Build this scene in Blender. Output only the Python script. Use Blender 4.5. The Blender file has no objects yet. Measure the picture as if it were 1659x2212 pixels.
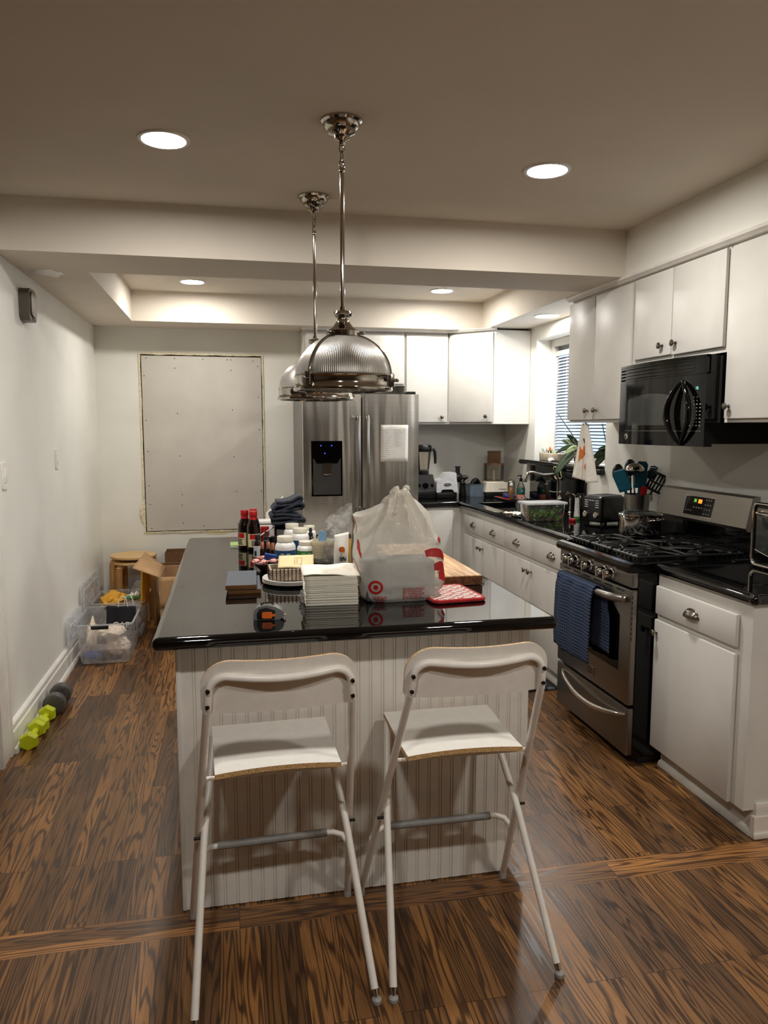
import bpy, bmesh, math, random
from math import sin, cos, pi, radians, sqrt
from mathutils import Vector, Matrix, Euler, noise

random.seed(7)
SC = bpy.context.scene
COL = SC.collection

# ---------------------------------------------------------------- camera
cam_data = bpy.data.cameras.new('camera')
cam = bpy.data.objects.new('camera', cam_data)
COL.objects.link(cam)
cam.location = (0, 0, 1.56)
cam.rotation_euler = Euler((radians(90 - 6.35), 0, radians(-11.67)), 'XYZ')
cam_data.sensor_fit = 'VERTICAL'
cam_data.sensor_height = 36.0
cam_data.lens = 36.0 * 1615.0 / 2212.0
cam_data.clip_start = 0.05
SC.camera = cam

# ---------------------------------------------------------------- look
SC.view_settings.view_transform = 'Standard'
SC.view_settings.look = 'None'
SC.view_settings.exposure = 0.16
SC.view_settings.gamma = 1.0
SC.view_settings.use_curve_mapping = False
SC.cycles.max_bounces = 10
SC.cycles.diffuse_bounces = 5
SC.cycles.glossy_bounces = 5
SC.cycles.transparent_max_bounces = 24
SC.cycles.transmission_bounces = 8
SC.cycles.caustics_reflective = False
SC.cycles.caustics_refractive = False
SC.cycles.sample_clamp_indirect = 6.0
SC.cycles.use_denoising = True

# dusk sky, seen only through the window
world = bpy.data.worlds.new('dusk_sky')
SC.world = world
world.use_nodes = True
_bg = world.node_tree.nodes['Background']
_bg.inputs['Color'].default_value = (0.62, 0.76, 1.0, 1)
_bg.inputs['Strength'].default_value = 7.0

LAMP_STRENGTH = 325.0
LAMP_TINT = (1.0, 0.960, 0.905)

# ---------------------------------------------------------------- mesh building
class B:
    def __init__(s):
        s.v = []; s.f = []; s.mi = []; s.m = 0
    def add(s, vs, fs):
        o = len(s.v)
        s.v += [tuple(v) for v in vs]
        for f in fs:
            s.f.append(tuple(i + o for i in f)); s.mi.append(s.m)
        return s
    def box(s, x0, y0, z0, x1, y1, z1, r=0.0, seg=2):
        if r <= 0:
            vs = [(x, y, z) for z in (z0, z1) for y in (y0, y1) for x in (x0, x1)]
            fs = [(0, 2, 3, 1), (4, 5, 7, 6), (0, 1, 5, 4), (2, 6, 7, 3), (0, 4, 6, 2), (1, 3, 7, 5)]
            return s.add(vs, fs)
        bm = bmesh.new()
        bmesh.ops.create_cube(bm, size=1.0)
        for v in bm.verts:
            v.co = Vector(((x0 + x1) / 2 + v.co.x * (x1 - x0), (y0 + y1) / 2 + v.co.y * (y1 - y0), (z0 + z1) / 2 + v.co.z * (z1 - z0)))
        bmesh.ops.bevel(bm, geom=bm.edges[:], offset=r, segments=seg, profile=0.5, affect='EDGES')
        return s.bm(bm)
    def bm(s, bm):
        bm.verts.index_update()
        s.add([v.co[:] for v in bm.verts], [[v.index for v in f.verts] for f in bm.faces])
        bm.free()
        return s
    def cyl(s, p0, p1, r0, r1=None, n=20, cap=True):
        r1 = r0 if r1 is None else r1
        p0 = Vector(p0); p1 = Vector(p1); d = (p1 - p0).normalized()
        a = d.orthogonal().normalized(); b = d.cross(a)
        vs = []
        for p, r in ((p0, r0), (p1, r1)):
            for i in range(n):
                t = 2 * pi * i / n
                vs.append(p + a * (r * cos(t)) + b * (r * sin(t)))
        fs = [(i, (i + 1) % n, n + (i + 1) % n, n + i) for i in range(n)]
        if cap:
            fs += [tuple(range(n - 1, -1, -1)), tuple(range(n, 2 * n))]
        return s.add(vs, fs)
    def lathe(s, prof, c=(0, 0, 0), n=32, axis='z', cap=True, a0=0.0, a1=2 * pi):
        full = abs(a1 - a0 - 2 * pi) < 1e-6
        m = n if full else n + 1
        vs = []
        for r, h in prof:
            for i in range(m):
                t = a0 + (a1 - a0) * i / n
                x, y = r * cos(t), r * sin(t)
                if axis == 'z': p = (x, y, h)
                elif axis == 'x': p = (h, x, y)
                elif axis == '-x': p = (-h, x, -y)
                elif axis == '-y': p = (x, -h, y)
                else: p = (y, h, x)
                vs.append((p[0] + c[0], p[1] + c[1], p[2] + c[2]))
        fs = []
        for j in range(len(prof) - 1):
            for i in range(n):
                k = (i + 1) % m
                fs.append((j * m + i, j * m + k, (j + 1) * m + k, (j + 1) * m + i))
        if cap and full:
            if prof[0][0] > 1e-5: fs.append(tuple(range(m - 1, -1, -1)))
            if prof[-1][0] > 1e-5: fs.append(tuple((len(prof) - 1) * m + i for i in range(m)))
        return s.add(vs, fs)
    def tube(s, pts, r, n=10, closed=False, cap=True, flat=1.0):
        pts = [Vector(p) for p in pts]; L = len(pts)
        rs = r if isinstance(r, (list, tuple)) else [r] * L
        tan = []
        for i in range(L):
            if closed: d = pts[(i + 1) % L] - pts[i - 1]
            else: d = pts[min(i + 1, L - 1)] - pts[max(i - 1, 0)]
            tan.append(d.normalized() if d.length > 1e-9 else Vector((0, 0, 1)))
        a = tan[0].orthogonal().normalized(); vs = []
        for i in range(L):
            a = (a - tan[i] * a.dot(tan[i]))
            a = a.normalized() if a.length > 1e-6 else tan[i].orthogonal().normalized()
            b = tan[i].cross(a)
            for k in range(n):
                t = 2 * pi * k / n
                vs.append(pts[i] + a * (rs[i] * cos(t)) + b * (rs[i] * flat * sin(t)))
        fs = []
        for i in range(L if closed else L - 1):
            j = (i + 1) % L
            for k in range(n):
                q = (k + 1) % n
                fs.append((i * n + k, i * n + q, j * n + q, j * n + k))
        if cap and not closed:
            fs += [tuple(range(n - 1, -1, -1)), tuple((L - 1) * n + k for k in range(n))]
        return s.add(vs, fs)
    def prism(s, poly, h0, h1, plane='xy'):
        n = len(poly)
        def P(a, b, h):
            return {'xy': (a, b, h), 'xz': (a, h, b), 'yz': (h, a, b)}[plane]
        vs = [P(a, b, h0) for a, b in poly] + [P(a, b, h1) for a, b in poly]
        fs = [(i, (i + 1) % n, n + (i + 1) % n, n + i) for i in range(n)]
        fs += [tuple(range(n - 1, -1, -1)), tuple(range(n, 2 * n))]
        return s.add(vs, fs)
    def grid(s, fn, nu, nv, closeu=False):
        vs = [fn(i / nu, j / nv) for j in range(nv + 1) for i in range(nu + (0 if closeu else 1))]
        w = nu if closeu else nu + 1
        fs = []
        for j in range(nv):
            for i in range(nu):
                k = (i + 1) % w if closeu else i + 1
                fs.append((j * w + i, j * w + k, (j + 1) * w + k, (j + 1) * w + i))
        return s.add(vs, fs)
    def ball(s, c, rx, ry=None, rz=None, n=16):
        ry = rx if ry is None else ry; rz = rx if rz is None else rz
        m = max(6, n // 2)
        return s.grid(lambda u, v: (c[0] + rx * cos(2 * pi * u) * sin(pi * v), c[1] + ry * sin(2 * pi * u) * sin(pi * v), c[2] - rz * cos(pi * v)), n, m, True)
    def leaf(s, base, d, up, L, w, droop=0.3, n=7, fold=0.2):
        base = Vector(base); d = Vector(d).normalized(); up = Vector(up)
        side = d.cross(up).normalized(); nn = side.cross(d).normalized()
        def fn(u, v):
            t = v; ww = w * (sin(pi * min(1, t * 0.93 + 0.05)) ** 0.7)
            p = base + d * (L * t) - Vector((0, 0, 1)) * (droop * L * t * t) + side * ((u - .5) * ww) + nn * (abs(u - .5) * ww * fold)
            return p
        return s.grid(fn, 4, n)
    def xf(s, M, start=0):
        s.v = s.v[:start] + [tuple(M @ Vector(v)) for v in s.v[start:]]
        return s

ORG = {}
def finish(name, b, mats, off, smooth):
    me = bpy.data.meshes.new(name)
    me.from_pydata([(x - off[0], y - off[1], z - off[2]) for x, y, z in b.v], [], b.f)
    if not isinstance(mats, (list, tuple)): mats = [mats]
    for m in mats: me.materials.append(MT[m] if isinstance(m, str) else m)
    if len(mats) > 1: me.polygons.foreach_set('material_index', b.mi)
    bm = bmesh.new(); bm.from_mesh(me)
    bmesh.ops.remove_doubles(bm, verts=bm.verts, dist=1e-6)
    bmesh.ops.recalc_face_normals(bm, faces=bm.faces)
    bm.to_mesh(me); bm.free()
    if smooth:
        me.shade_smooth(); me.set_sharp_from_angle(angle=radians(smooth))
    me.update()
    o = bpy.data.objects.new(name, me)
    COL.objects.link(o)
    return o
def tag(o, label=None, cat=None, group=None, kind=None):
    if label: o['label'] = label
    if cat: o['category'] = cat
    if group: o['group'] = group
    if kind: o['kind'] = kind
    return o
def thing(name, label, cat, loc=(0, 0, 0), rz=0.0, group=None, local=False):
    o = bpy.data.objects.new(name, None); COL.objects.link(o)
    o.empty_display_size = 0.05
    o.location = loc; o.rotation_euler = (0, 0, rz)
    ORG[o.name] = (0, 0, 0) if local else tuple(loc)
    return tag(o, label, cat, group)
def part(name, b, m, parent, label=None, smooth=38, kind=None):
    off = ORG[parent.name]
    o = finish(name, b, m, off, smooth)
    o.parent = parent; ORG[o.name] = off
    return tag(o, label, kind=kind)
def solo(name, b, m, label, cat, group=None, smooth=38, loc=None):
    if loc is None:
        xs = [v[0] for v in b.v]; ys = [v[1] for v in b.v]; zs = [v[2] for v in b.v]
        loc = ((min(xs) + max(xs)) / 2, (min(ys) + max(ys)) / 2, min(zs))
    o = finish(name, b, m, loc, smooth); o.location = loc
    ORG[o.name] = tuple(loc)
    return tag(o, label, cat, group)
def struct(name, b, m, smooth=0, parent=None):
    o = finish(name, b, m, (0, 0, 0), smooth)
    ORG[o.name] = (0, 0, 0)
    if parent: o.parent = parent
    else: o['kind'] = 'structure'
    return o
def kids(o): return [c for c in bpy.data.objects if c.parent == o]
def dup(root, loc, rz=0.0, label=None, group=None):
    r = root.copy(); COL.objects.link(r)
    r.location = loc; r.rotation_euler = (0, 0, rz)
    if label: r['label'] = label
    if group: r['group'] = group
    for ch in kids(root):
        c = ch.copy(); COL.objects.link(c); c.parent = r
        for g in kids(ch):
            d = g.copy(); COL.objects.link(d); d.parent = c
    return r
def text(name, s, size, loc, xd, yd, m, parent, align='CENTER', ext=0.0003):
    cu = bpy.data.curves.new(name, 'FONT'); cu.body = s; cu.size = size
    cu.align_x = align; cu.align_y = 'CENTER'; cu.extrude = ext
    t = bpy.data.objects.new(name + '_t', cu); COL.objects.link(t)
    bpy.context.view_layer.update()
    me = bpy.data.meshes.new_from_object(t.evaluated_get(bpy.context.evaluated_depsgraph_get()))
    bpy.data.objects.remove(t)
    xd = Vector(xd).normalized(); yd = Vector(yd).normalized(); zd = xd.cross(yd)
    off = Vector(ORG[parent.name])
    M = Matrix((xd, yd, zd)).transposed().to_4x4(); M.translation = Vector(loc) - off
    me.transform(M); me.materials.clear(); me.materials.append(MT[m])
    o = bpy.data.objects.new(name, me); COL.objects.link(o); o.parent = parent
    ORG[o.name] = tuple(off)
    return o
def solidify(o, t, off=0.0):
    md = o.modifiers.new('thickness', 'SOLIDIFY'); md.thickness = t; md.offset = off
    return o
def subsurf(o, n=1):
    md = o.modifiers.new('smooth', 'SUBSURF'); md.levels = n; md.render_levels = n
    return o
def arc(c, r, a0, a1, n, plane='xy'):
    out = []
    for i in range(n + 1):
        t = a0 + (a1 - a0) * i / n
        a, b = r * cos(t), r * sin(t)
        out.append({'xy': (c[0] + a, c[1] + b, c[2]), 'xz': (c[0] + a, c[1], c[2] + b), 'yz': (c[0], c[1] + a, c[2] + b)}[plane])
    return out
def rounded(x0, y0, x1, y1, r, n=5):
    P = []
    for cx, cy, a in ((x1 - r, y1 - r, 0), (x0 + r, y1 - r, pi / 2), (x0 + r, y0 + r, pi), (x1 - r, y0 + r, 1.5 * pi)):
        for i in range(n + 1):
            t = a + pi / 2 * i / n
            P.append((cx + r * cos(t), cy + r * sin(t)))
    return P
def nz(x, y, z=0.0): return noise.noise(Vector((x, y, z)))

# ---------------------------------------------------------------- materials
MT = {}
def lin(c):
    f = lambda u: u / 12.92 if u <= .04045 else ((u + .055) / 1.055) ** 2.4
    return tuple(f(x / 255.0) for x in c[:3]) + (1.0,)
class NT:
    def __init__(s, name):
        s.mat = bpy.data.materials.new(name); s.mat.use_nodes = True
        s.t = s.mat.node_tree; s.bsdf = s.t.nodes['Principled BSDF']; s.out = s.t.nodes['Material Output']
        MT[name] = s.mat
    def n(s, typ, props=None, **inp):
        nd = s.t.nodes.new(typ)
        for k, v in (props or {}).items(): setattr(nd, k, v)
        for k, v in inp.items():
            sock = nd.inputs[int(k[1:])] if k[0] == 'i' and k[1:].isdigit() else nd.inputs[k.replace('_', ' ')]
            if isinstance(v, bpy.types.NodeSocket): s.t.links.new(v, sock)
            else: sock.default_value = v
        return nd
    def link(s, a, b): s.t.links.new(a, b)
    def set(s, **kw):
        for k, v in kw.items():
            sock = s.bsdf.inputs[k.replace('_', ' ')]
            if isinstance(v, bpy.types.NodeSocket): s.t.links.new(v, sock)
            else: sock.default_value = v
    def math(s, op, a, b=None, c=None):
        kw = {'i0': a}
        if b is not None: kw['i1'] = b
        if c is not None: kw['i2'] = c
        return s.n('ShaderNodeMath', {'operation': op}, **kw).outputs[0]
    def mix(s, fac, a, b, mode='MIX'):
        nd = s.n('ShaderNodeMix', {'data_type': 'RGBA', 'blend_type': mode})
        for i, v in ((0, fac), (6, a), (7, b)):
            if isinstance(v, bpy.types.NodeSocket): s.t.links.new(v, nd.inputs[i])
            else: nd.inputs[i].default_value = v
        return nd.outputs[2]
    def ramp(s, fac, stops):
        nd = s.n('ShaderNodeValToRGB', Fac=fac)
        el = nd.color_ramp.elements
        while len(el) < len(stops): el.new(0.5)
        for e, (p, c) in zip(el, stops): e.position = p; e.color = c
        return nd.outputs[0]
def mat(name, c, rough=0.5, metal=0.0, var=0.05, vscale=30.0, bump=0.0, bscale=60.0, trans=0.0, ior=1.5, coat=0.0, sheen=0.0, alpha=1.0, emit=None, es=0.0, spec=0.5, stretch=None, transl=0.0):
    g = NT(name)
    co = g.n('ShaderNodeTexCoord').outputs['Object']
    if stretch:
        co = g.n('ShaderNodeMapping', Vector=co, Scale=stretch).outputs[0]
    nt = g.n('ShaderNodeTexNoise', Vector=co, Scale=vscale, Detail=3.0)
    lo = lin(tuple(x * (1 - var) for x in c)); hi = lin(tuple(min(255, x * (1 + var)) for x in c))
    colr = g.ramp(nt.outputs[0], [(0.3, lo), (0.7, hi)])
    g.set(Base_Color=colr, Roughness=rough, Metallic=metal, IOR=ior)
    g.bsdf.inputs['Specular IOR Level'].default_value = spec
    if trans: g.set(Transmission_Weight=trans)
    if coat: g.set(Coat_Weight=coat, Coat_Roughness=0.05)
    if sheen: g.set(Sheen_Weight=sheen)
    if alpha < 1: g.set(Alpha=alpha)
    if emit: g.set(Emission_Color=lin(emit), Emission_Strength=es)
    if bump:
        bn = g.n('ShaderNodeTexNoise', Vector=co, Scale=bscale, Detail=4.0)
        bp = g.n('ShaderNodeBump', Strength=bump, Distance=0.004, Height=bn.outputs[0])
        g.set(Normal=bp.outputs[0])
    if transl:
        tr = g.n('ShaderNodeBsdfTranslucent', Color=colr)
        mx = g.n('ShaderNodeMixShader', i0=transl, i1=g.bsdf.outputs[0], i2=tr.outputs[0])
        g.link(mx.outputs[0], g.out.inputs[0])
    return g
def clear(name, tint=(235, 240, 245), body=0.18, rough=0.08, bump=0.0, bscale=40.0, sheen=1.0):
    # thin clear plastic or glass: mostly see-through, a little milk, a mirror-like sheen that grows at grazing angles
    g = NT(name)
    g.t.nodes.remove(g.bsdf)
    co = g.n('ShaderNodeTexCoord').outputs['Object']
    ns = g.n('ShaderNodeTexNoise', Vector=co, Scale=bscale, Detail=3.0)
    nrm = g.n('ShaderNodeBump', Strength=bump, Distance=0.01, Height=ns.outputs[0]).outputs[0]
    tr = g.n('ShaderNodeBsdfTransparent', Color=lin(tint))
    df = g.n('ShaderNodeBsdfDiffuse', Color=lin(tint), Normal=nrm)
    tl = g.n('ShaderNodeBsdfTranslucent', Color=lin(tint))
    milk = g.n('ShaderNodeMixShader', i0=0.5, i1=df.outputs[0], i2=tl.outputs[0])
    b1 = g.n('ShaderNodeMixShader', i0=g.math('MULTIPLY', ns.outputs[0], body * 2.0), i1=tr.outputs[0], i2=milk.outputs[0])
    gl = g.n('ShaderNodeBsdfGlossy', Roughness=rough, Normal=nrm)
    fr = g.n('ShaderNodeFresnel', IOR=1.45, Normal=nrm)
    b2 = g.n('ShaderNodeMixShader', i0=g.math('MULTIPLY', fr.outputs[0], sheen), i1=b1.outputs[0], i2=gl.outputs[0])
    g.link(b2.outputs[0], g.out.inputs[0])
    return g

mat('wall_paint', (232, 230, 221), 0.55, var=0.015, vscale=3, bump=0.04, bscale=220)
mat('ceiling_paint', (222, 213, 199), 0.85, var=0.012, vscale=3, bump=0.05, bscale=200)
mat('dining_paint', (104, 92, 78), 0.7, var=0.02, vscale=3)
mat('trim_paint', (232, 228, 220), 0.35, var=0.03, vscale=12)
mat('cabinet_paint', (214, 211, 204), 0.38, var=0.018, vscale=6, bump=0.03, bscale=160)
mat('cabinet_edge', (204, 200, 191), 0.42, var=0.03, vscale=9)
mat('bead_paint', (218, 213, 204), 0.42, var=0.035, vscale=9, bump=0.03)
mat('scuff', (70, 60, 50), 0.7)
mat('gypsum', (196, 190, 180), 0.85, var=0.02, vscale=5, bump=0.05, bscale=250)
mat('foam', (226, 216, 184), 0.9, var=0.08, vscale=40, bump=0.5, bscale=60)
mat('dark_gap', (44, 36, 28), 0.9, var=0.3)
mat('granite', (7, 7, 8), 0.035, var=0.4, vscale=300, spec=0.55, coat=0.0)
mat('steel', (150, 146, 140), 0.30, 1.0, var=0.02, vscale=8, stretch=(1, 1, 60), bump=0.012, bscale=30)
mat('steel_h', (138, 133, 126), 0.33, 1.0, var=0.02, vscale=8, stretch=(60, 1, 60), bump=0.012, bscale=30)
def brushed_door():
    g = NT('fridge_steel')
    co = g.n('ShaderNodeTexCoord').outputs['Object']
    wv = g.n('ShaderNodeTexNoise', Vector=g.n('ShaderNodeMapping', Vector=co, Scale=(9.0, 1.0, 0.7)).outputs[0], Scale=1.0, Detail=1.0)
    fine = g.n('ShaderNodeTexNoise', Vector=g.n('ShaderNodeMapping', Vector=co, Scale=(1.0, 1.0, 400.0)).outputs[0], Scale=1.0, Detail=2.0)
    tg = g.n('ShaderNodeTangent', {'direction_type': 'RADIAL', 'axis': 'Z'})
    bp = g.n('ShaderNodeBump', Strength=0.9, Distance=0.02, Height=wv.outputs[0])
    g.set(Base_Color=g.ramp(fine.outputs[0], [(0.3, lin((222, 218, 211))), (0.7, lin((236, 232, 225)))]), Metallic=1.0, Roughness=0.22, Anisotropic=0.6, Tangent=tg.outputs[0], Normal=bp.outputs[0])
brushed_door()
mat('fridge_side', (120, 117, 112), 0.5, 0.3)
mat('chrome', (208, 204, 197), 0.08, 1.0, var=0.01)
mat('nickel', (184, 178, 168), 0.08, 1.0, var=0.01)
mat('nickel_dull', (150, 143, 132), 0.25, 1.0, var=0.02)
mat('pewter', (120, 112, 102), 0.3, 1.0, var=0.05)
mat('black_gloss', (6, 6, 6), 0.07, var=0.1, spec=0.32)
mat('black_glass', (4, 4, 4), 0.03, var=0.1, spec=0.3)
mat('black_plastic', (16, 16, 16), 0.35, var=0.1)
mat('black_matte', (12, 12, 12), 0.65, var=0.1)
mat('iron', (20, 19, 18), 0.45, var=0.15, vscale=80, bump=0.15, bscale=200)
mat('mesh_glass', (52, 54, 51), 0.10, var=0.05, vscale=400)
mat('white_plastic', (236, 234, 228), 0.3, var=0.01)
mat('cream_plastic', (226, 219, 200), 0.35, var=0.02)
mat('grey_plastic', (112, 112, 110), 0.4)
mat('carton_grey', (74, 76, 80), 0.6)
mat('silver_plastic', (216, 217, 219), 0.3, 0.15)
mat('stool_white', (226, 221, 212), 0.35, var=0.02)
mat('stool_seat', (228, 224, 216), 0.4, var=0.015)
mat('stool_grey', (128, 127, 123), 0.55, var=0.06)
mat('rubber_grey', (150, 147, 142), 0.6)
mat('screw', (32, 28, 24), 0.4, 0.6)
mat('paper', (240, 236, 226), 0.8, var=0.015)
mat('napkin_paper', (238, 233, 218), 0.9, var=0.015, bump=0.15, bscale=90)
mat('ink', (120, 122, 128), 0.8)
mat('label_ink', (40, 36, 34), 0.7)
mat('red', (178, 22, 22), 0.4, var=0.04)
mat('red_cloth', (176, 18, 26), 0.85, var=0.1, sheen=0.2)
mat('logo_red', (176, 26, 26), 0.4)
mat('orange', (226, 108, 30), 0.45)
mat('yellow', (232, 170, 48), 0.6, var=0.06)
mat('envelope_yellow', (244, 184, 58), 0.7, var=0.03)
mat('navy_cloth', (34, 38, 50), 0.95, var=0.18, vscale=60, bump=0.35, bscale=240, sheen=0.1)
mat('canvas', (232, 214, 192), 0.9, var=0.05, bump=0.2, bscale=200)
mat('black_cloth', (18, 19, 24), 0.9, var=0.1, bump=0.2, bscale=200)
mat('card', (176, 138, 98), 0.85, var=0.05, vscale=14, bump=0.06)
mat('card_inside', (150, 116, 80), 0.9, var=0.05)
mat('card_dark', (112, 78, 50), 0.88, var=0.08)
mat('neon', (196, 206, 20), 0.42, var=0.03, bump=0.08)
mat('dumbbell_grey', (92, 90, 86), 0.38, 0.35, var=0.1, vscale=60, bump=0.1)
mat('teal', (8, 72, 90), 0.45, var=0.08)
mat('green_leaf', (34, 56, 20), 0.6, var=0.25, vscale=14)
mat('leaf_pale', (150, 170, 120), 0.45, var=0.2)
mat('salad', (82, 108, 44), 0.5, var=0.35, vscale=30)
mat('recess_grey', (60, 60, 58), 0.4)
mat('salad_purple', (74, 40, 44), 0.5, var=0.3)
mat('soy', (20, 8, 5), 0.06, var=0.1)
mat('amber', (28, 14, 8), 0.08, var=0.1)
mat('pale_blue', (128, 170, 208), 0.6)
mat('blue', (28, 66, 140), 0.45, var=0.05)
mat('navy_label', (30, 72, 112), 0.5, var=0.04)
mat('green', (60, 128, 60), 0.5)
mat('notepad_green', (172, 206, 120), 0.7)
mat('book_cover', (72, 78, 86), 0.6, var=0.04)
mat('book_spine', (112, 74, 36), 0.6, var=0.06)
mat('page', (226, 214, 178), 0.8)
mat('manila', (224, 208, 160), 0.8, var=0.03)
mat('bowl_wood', (64, 26, 18), 0.4, var=0.12)
mat('pink', (232, 160, 152), 0.5, var=0.15, vscale=60)
mat('copper', (186, 126, 100), 0.3, 0.6)
mat('stone', (176, 162, 142), 0.85, var=0.12, bump=0.3)
mat('terracotta', (140, 128, 112), 0.8)
mat('coral', (228, 138, 110), 0.9)
mat('carrot', (206, 118, 54), 0.9)
mat('pale_green', (206, 206, 160), 0.9)
mat('towel_white', (226, 220, 208), 0.95, var=0.03, bump=0.2, bscale=200)
mat('soap_green', (30, 74, 60), 0.3)
mat('salmon', (232, 138, 120), 0.5)
mat('smoke_plastic', (128, 88, 52), 0.15, alpha=0.75)
mat('chime', (92, 86, 76), 0.35, 0.3)
mat('box_blue', (96, 110, 122), 0.4, alpha=0.8)
mat('teal_glow', (20, 60, 60), 0.4, emit=(120, 230, 210), es=1.1)
mat('green_glow', (20, 60, 20), 0.4, emit=(120, 210, 60), es=1.2)
mat('orange_glow', (90, 30, 10), 0.4, emit=(255, 110, 30), es=2.6)
mat('blue_glow', (20, 20, 90), 0.4, emit=(70, 80, 255), es=2.4)
mat('icon', (150, 150, 146), 0.6)
mat('blind', (228, 233, 242), 0.5, var=0.02, transl=0.62)
clear('clear_plastic', (252, 253, 255), 0.26, 0.12, bump=0.1, bscale=18, sheen=0.5)
clear('lid_plastic', (252, 253, 255), 0.40, 0.16, bump=0.15, bscale=22, sheen=0.3)
clear('frosted_lid', (250, 250, 248), 0.62, 0.3, bump=0.05, bscale=22)
clear('crinkle_plastic', (252, 252, 250), 0.24, 0.08, bump=0.8, bscale=30, sheen=0.8)
mat('cup_plastic', (244, 236, 216), 0.25, var=0.02, alpha=0.82, transl=0.3)
clear('glass', (232, 238, 236), 0.04, 0.03)
clear('dark_glass', (238, 232, 222), 0.10, 0.04)
clear('tub_plastic', (250, 253, 250), 0.05, 0.06)

def lamp_material():
    for nm, k in (('lamp_lens', 1.0), ('lamp_lens_dining', 1.1), ('lamp_lens_tray', 0.78)):
        g = NT(nm)
        em = g.n('ShaderNodeEmission', Color=LAMP_TINT + (1.0,), Strength=LAMP_STRENGTH * k)
        g.link(em.outputs[0], g.out.inputs[0])
lamp_material()

def oak(name, along='y', w=0.058, L=1.0, tone=1.0):
    g = NT(name)
    s = g.n('ShaderNodeSeparateXYZ', Vector=g.n('ShaderNodeTexCoord').outputs['Object'])
    a, c = (s.outputs[1], s.outputs[0]) if along == 'y' else (s.outputs[0], s.outputs[1])
    v = g.n('ShaderNodeCombineXYZ', X=a, Y=c).outputs[0]
    br = g.n('ShaderNodeTexBrick', {'offset': 0.37, 'offset_frequency': 3}, Vector=v, Color1=(0, 0, 0, 1), Color2=(1, 1, 1, 1), Mortar=(0.5, 0.5, 0.5, 1), Scale=1.0, Mortar_Size=0.0009, Mortar_Smooth=0.1, Bias=0.0, Brick_Width=L, Row_Height=w)
    rnd = g.n('ShaderNodeSeparateColor', Color=br.outputs['Color']).outputs[0]
    row = g.math('FLOOR', g.math('DIVIDE', c, w))
    rr = g.math('FRACT', g.math('MULTIPLY', g.math('SINE', g.math('ADD', g.math('MULTIPLY', row, 12.9898), g.math('MULTIPLY', rnd, 3.7))), 437.585))
    # plain-sawn figure: contour lines of a noise stretched along each board
    gv = g.n('ShaderNodeCombineXYZ', X=g.math('MULTIPLY', a, 0.95), Y=g.math('MULTIPLY', c, 14.0), Z=g.math('MULTIPLY', rr, 41.0)).outputs[0]
    gn = g.n('ShaderNodeTexNoise', Vector=gv, Scale=1.0, Detail=2.5, Roughness=0.45)
    rings = g.math('SINE', g.math('MULTIPLY', gn.outputs[0], 92.0))
    rg = g.ramp(g.math('MULTIPLY_ADD', rings, 0.5, 0.5), [(0.04, (0, 0, 0, 1)), (0.50, (1, 1, 1, 1))])
    pv = g.n('ShaderNodeCombineXYZ', X=g.math('MULTIPLY', a, 9.0), Y=g.math('MULTIPLY', c, 420.0), Z=rr).outputs[0]
    pn = g.n('ShaderNodeTexNoise', Vector=pv, Scale=1.0, Detail=3.0)
    pores = g.ramp(pn.outputs[0], [(0.38, (0, 0, 0, 1)), (0.55, (1, 1, 1, 1))])
    grain = g.mix(0.45, rg, pores, 'MULTIPLY')
    t = tone
    lo = g.mix(rr, lin((84 * t, 56 * t, 33 * t)), lin((58 * t, 39 * t, 24 * t)))
    hi = g.mix(rr, lin((168 * t, 118 * t, 66 * t)), lin((98 * t, 67 * t, 39 * t)))
    col = g.mix(grain, lo, hi)
    bl = g.n('ShaderNodeTexNoise', Vector=g.n('ShaderNodeTexCoord').outputs['Object'], Scale=2.3, Detail=5.0)
    wear = g.ramp(bl.outputs[0], [(0.4, (1, 1, 1, 1)), (0.68, (0.72, 0.70, 0.68, 1))])
    col = g.mix(1.0, col, wear, 'MULTIPLY')
    col = g.mix(br.outputs['Fac'], col, lin((26, 17, 10)))
    g.set(Base_Color=col, Roughness=g.math('MULTIPLY_ADD', grain, 0.1, 0.30))
    bp = g.n('ShaderNodeBump', Strength=0.05, Distance=0.002, Height=grain)
    g.set(Normal=bp.outputs[0])
oak('oak_floor', 'y', 0.060, 0.9)
oak('oak_strip', 'x', 0.0555, 1.3, 1.2)

def wood(name, c0, c1, along='y', ringscale=40.0, rough=0.45):
    g = NT(name)
    s = g.n('ShaderNodeSeparateXYZ', Vector=g.n('ShaderNodeTexCoord').outputs['Object'])
    k = {'x': (1, 14, 14), 'y': (14, 1, 14), 'z': (14, 14, 1)}[along]
    v = g.n('ShaderNodeCombineXYZ', X=g.math('MULTIPLY', s.outputs[0], k[0]), Y=g.math('MULTIPLY', s.outputs[1], k[1]), Z=g.math('MULTIPLY', s.outputs[2], k[2])).outputs[0]
    gn = g.n('ShaderNodeTexNoise', Vector=v, Scale=2.0, Detail=3.0)
    f = g.math('MULTIPLY_ADD', g.math('SINE', g.math('MULTIPLY', gn.outputs[0], ringscale)), 0.5, 0.5)
    g.set(Base_Color=g.ramp(f, [(0.1, lin(c0)), (0.9, lin(c1))]), Roughness=rough)
wood('birch', (206, 168, 112), (222, 188, 134), 'x', 20)
wood('birch_leg', (180, 132, 78), (198, 152, 96), 'z', 20)
wood('board_wood', (176, 128, 80), (214, 172, 116), 'y', 26)
wood('board_dark', (92, 56, 30), (120, 76, 42), 'y', 26)
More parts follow.
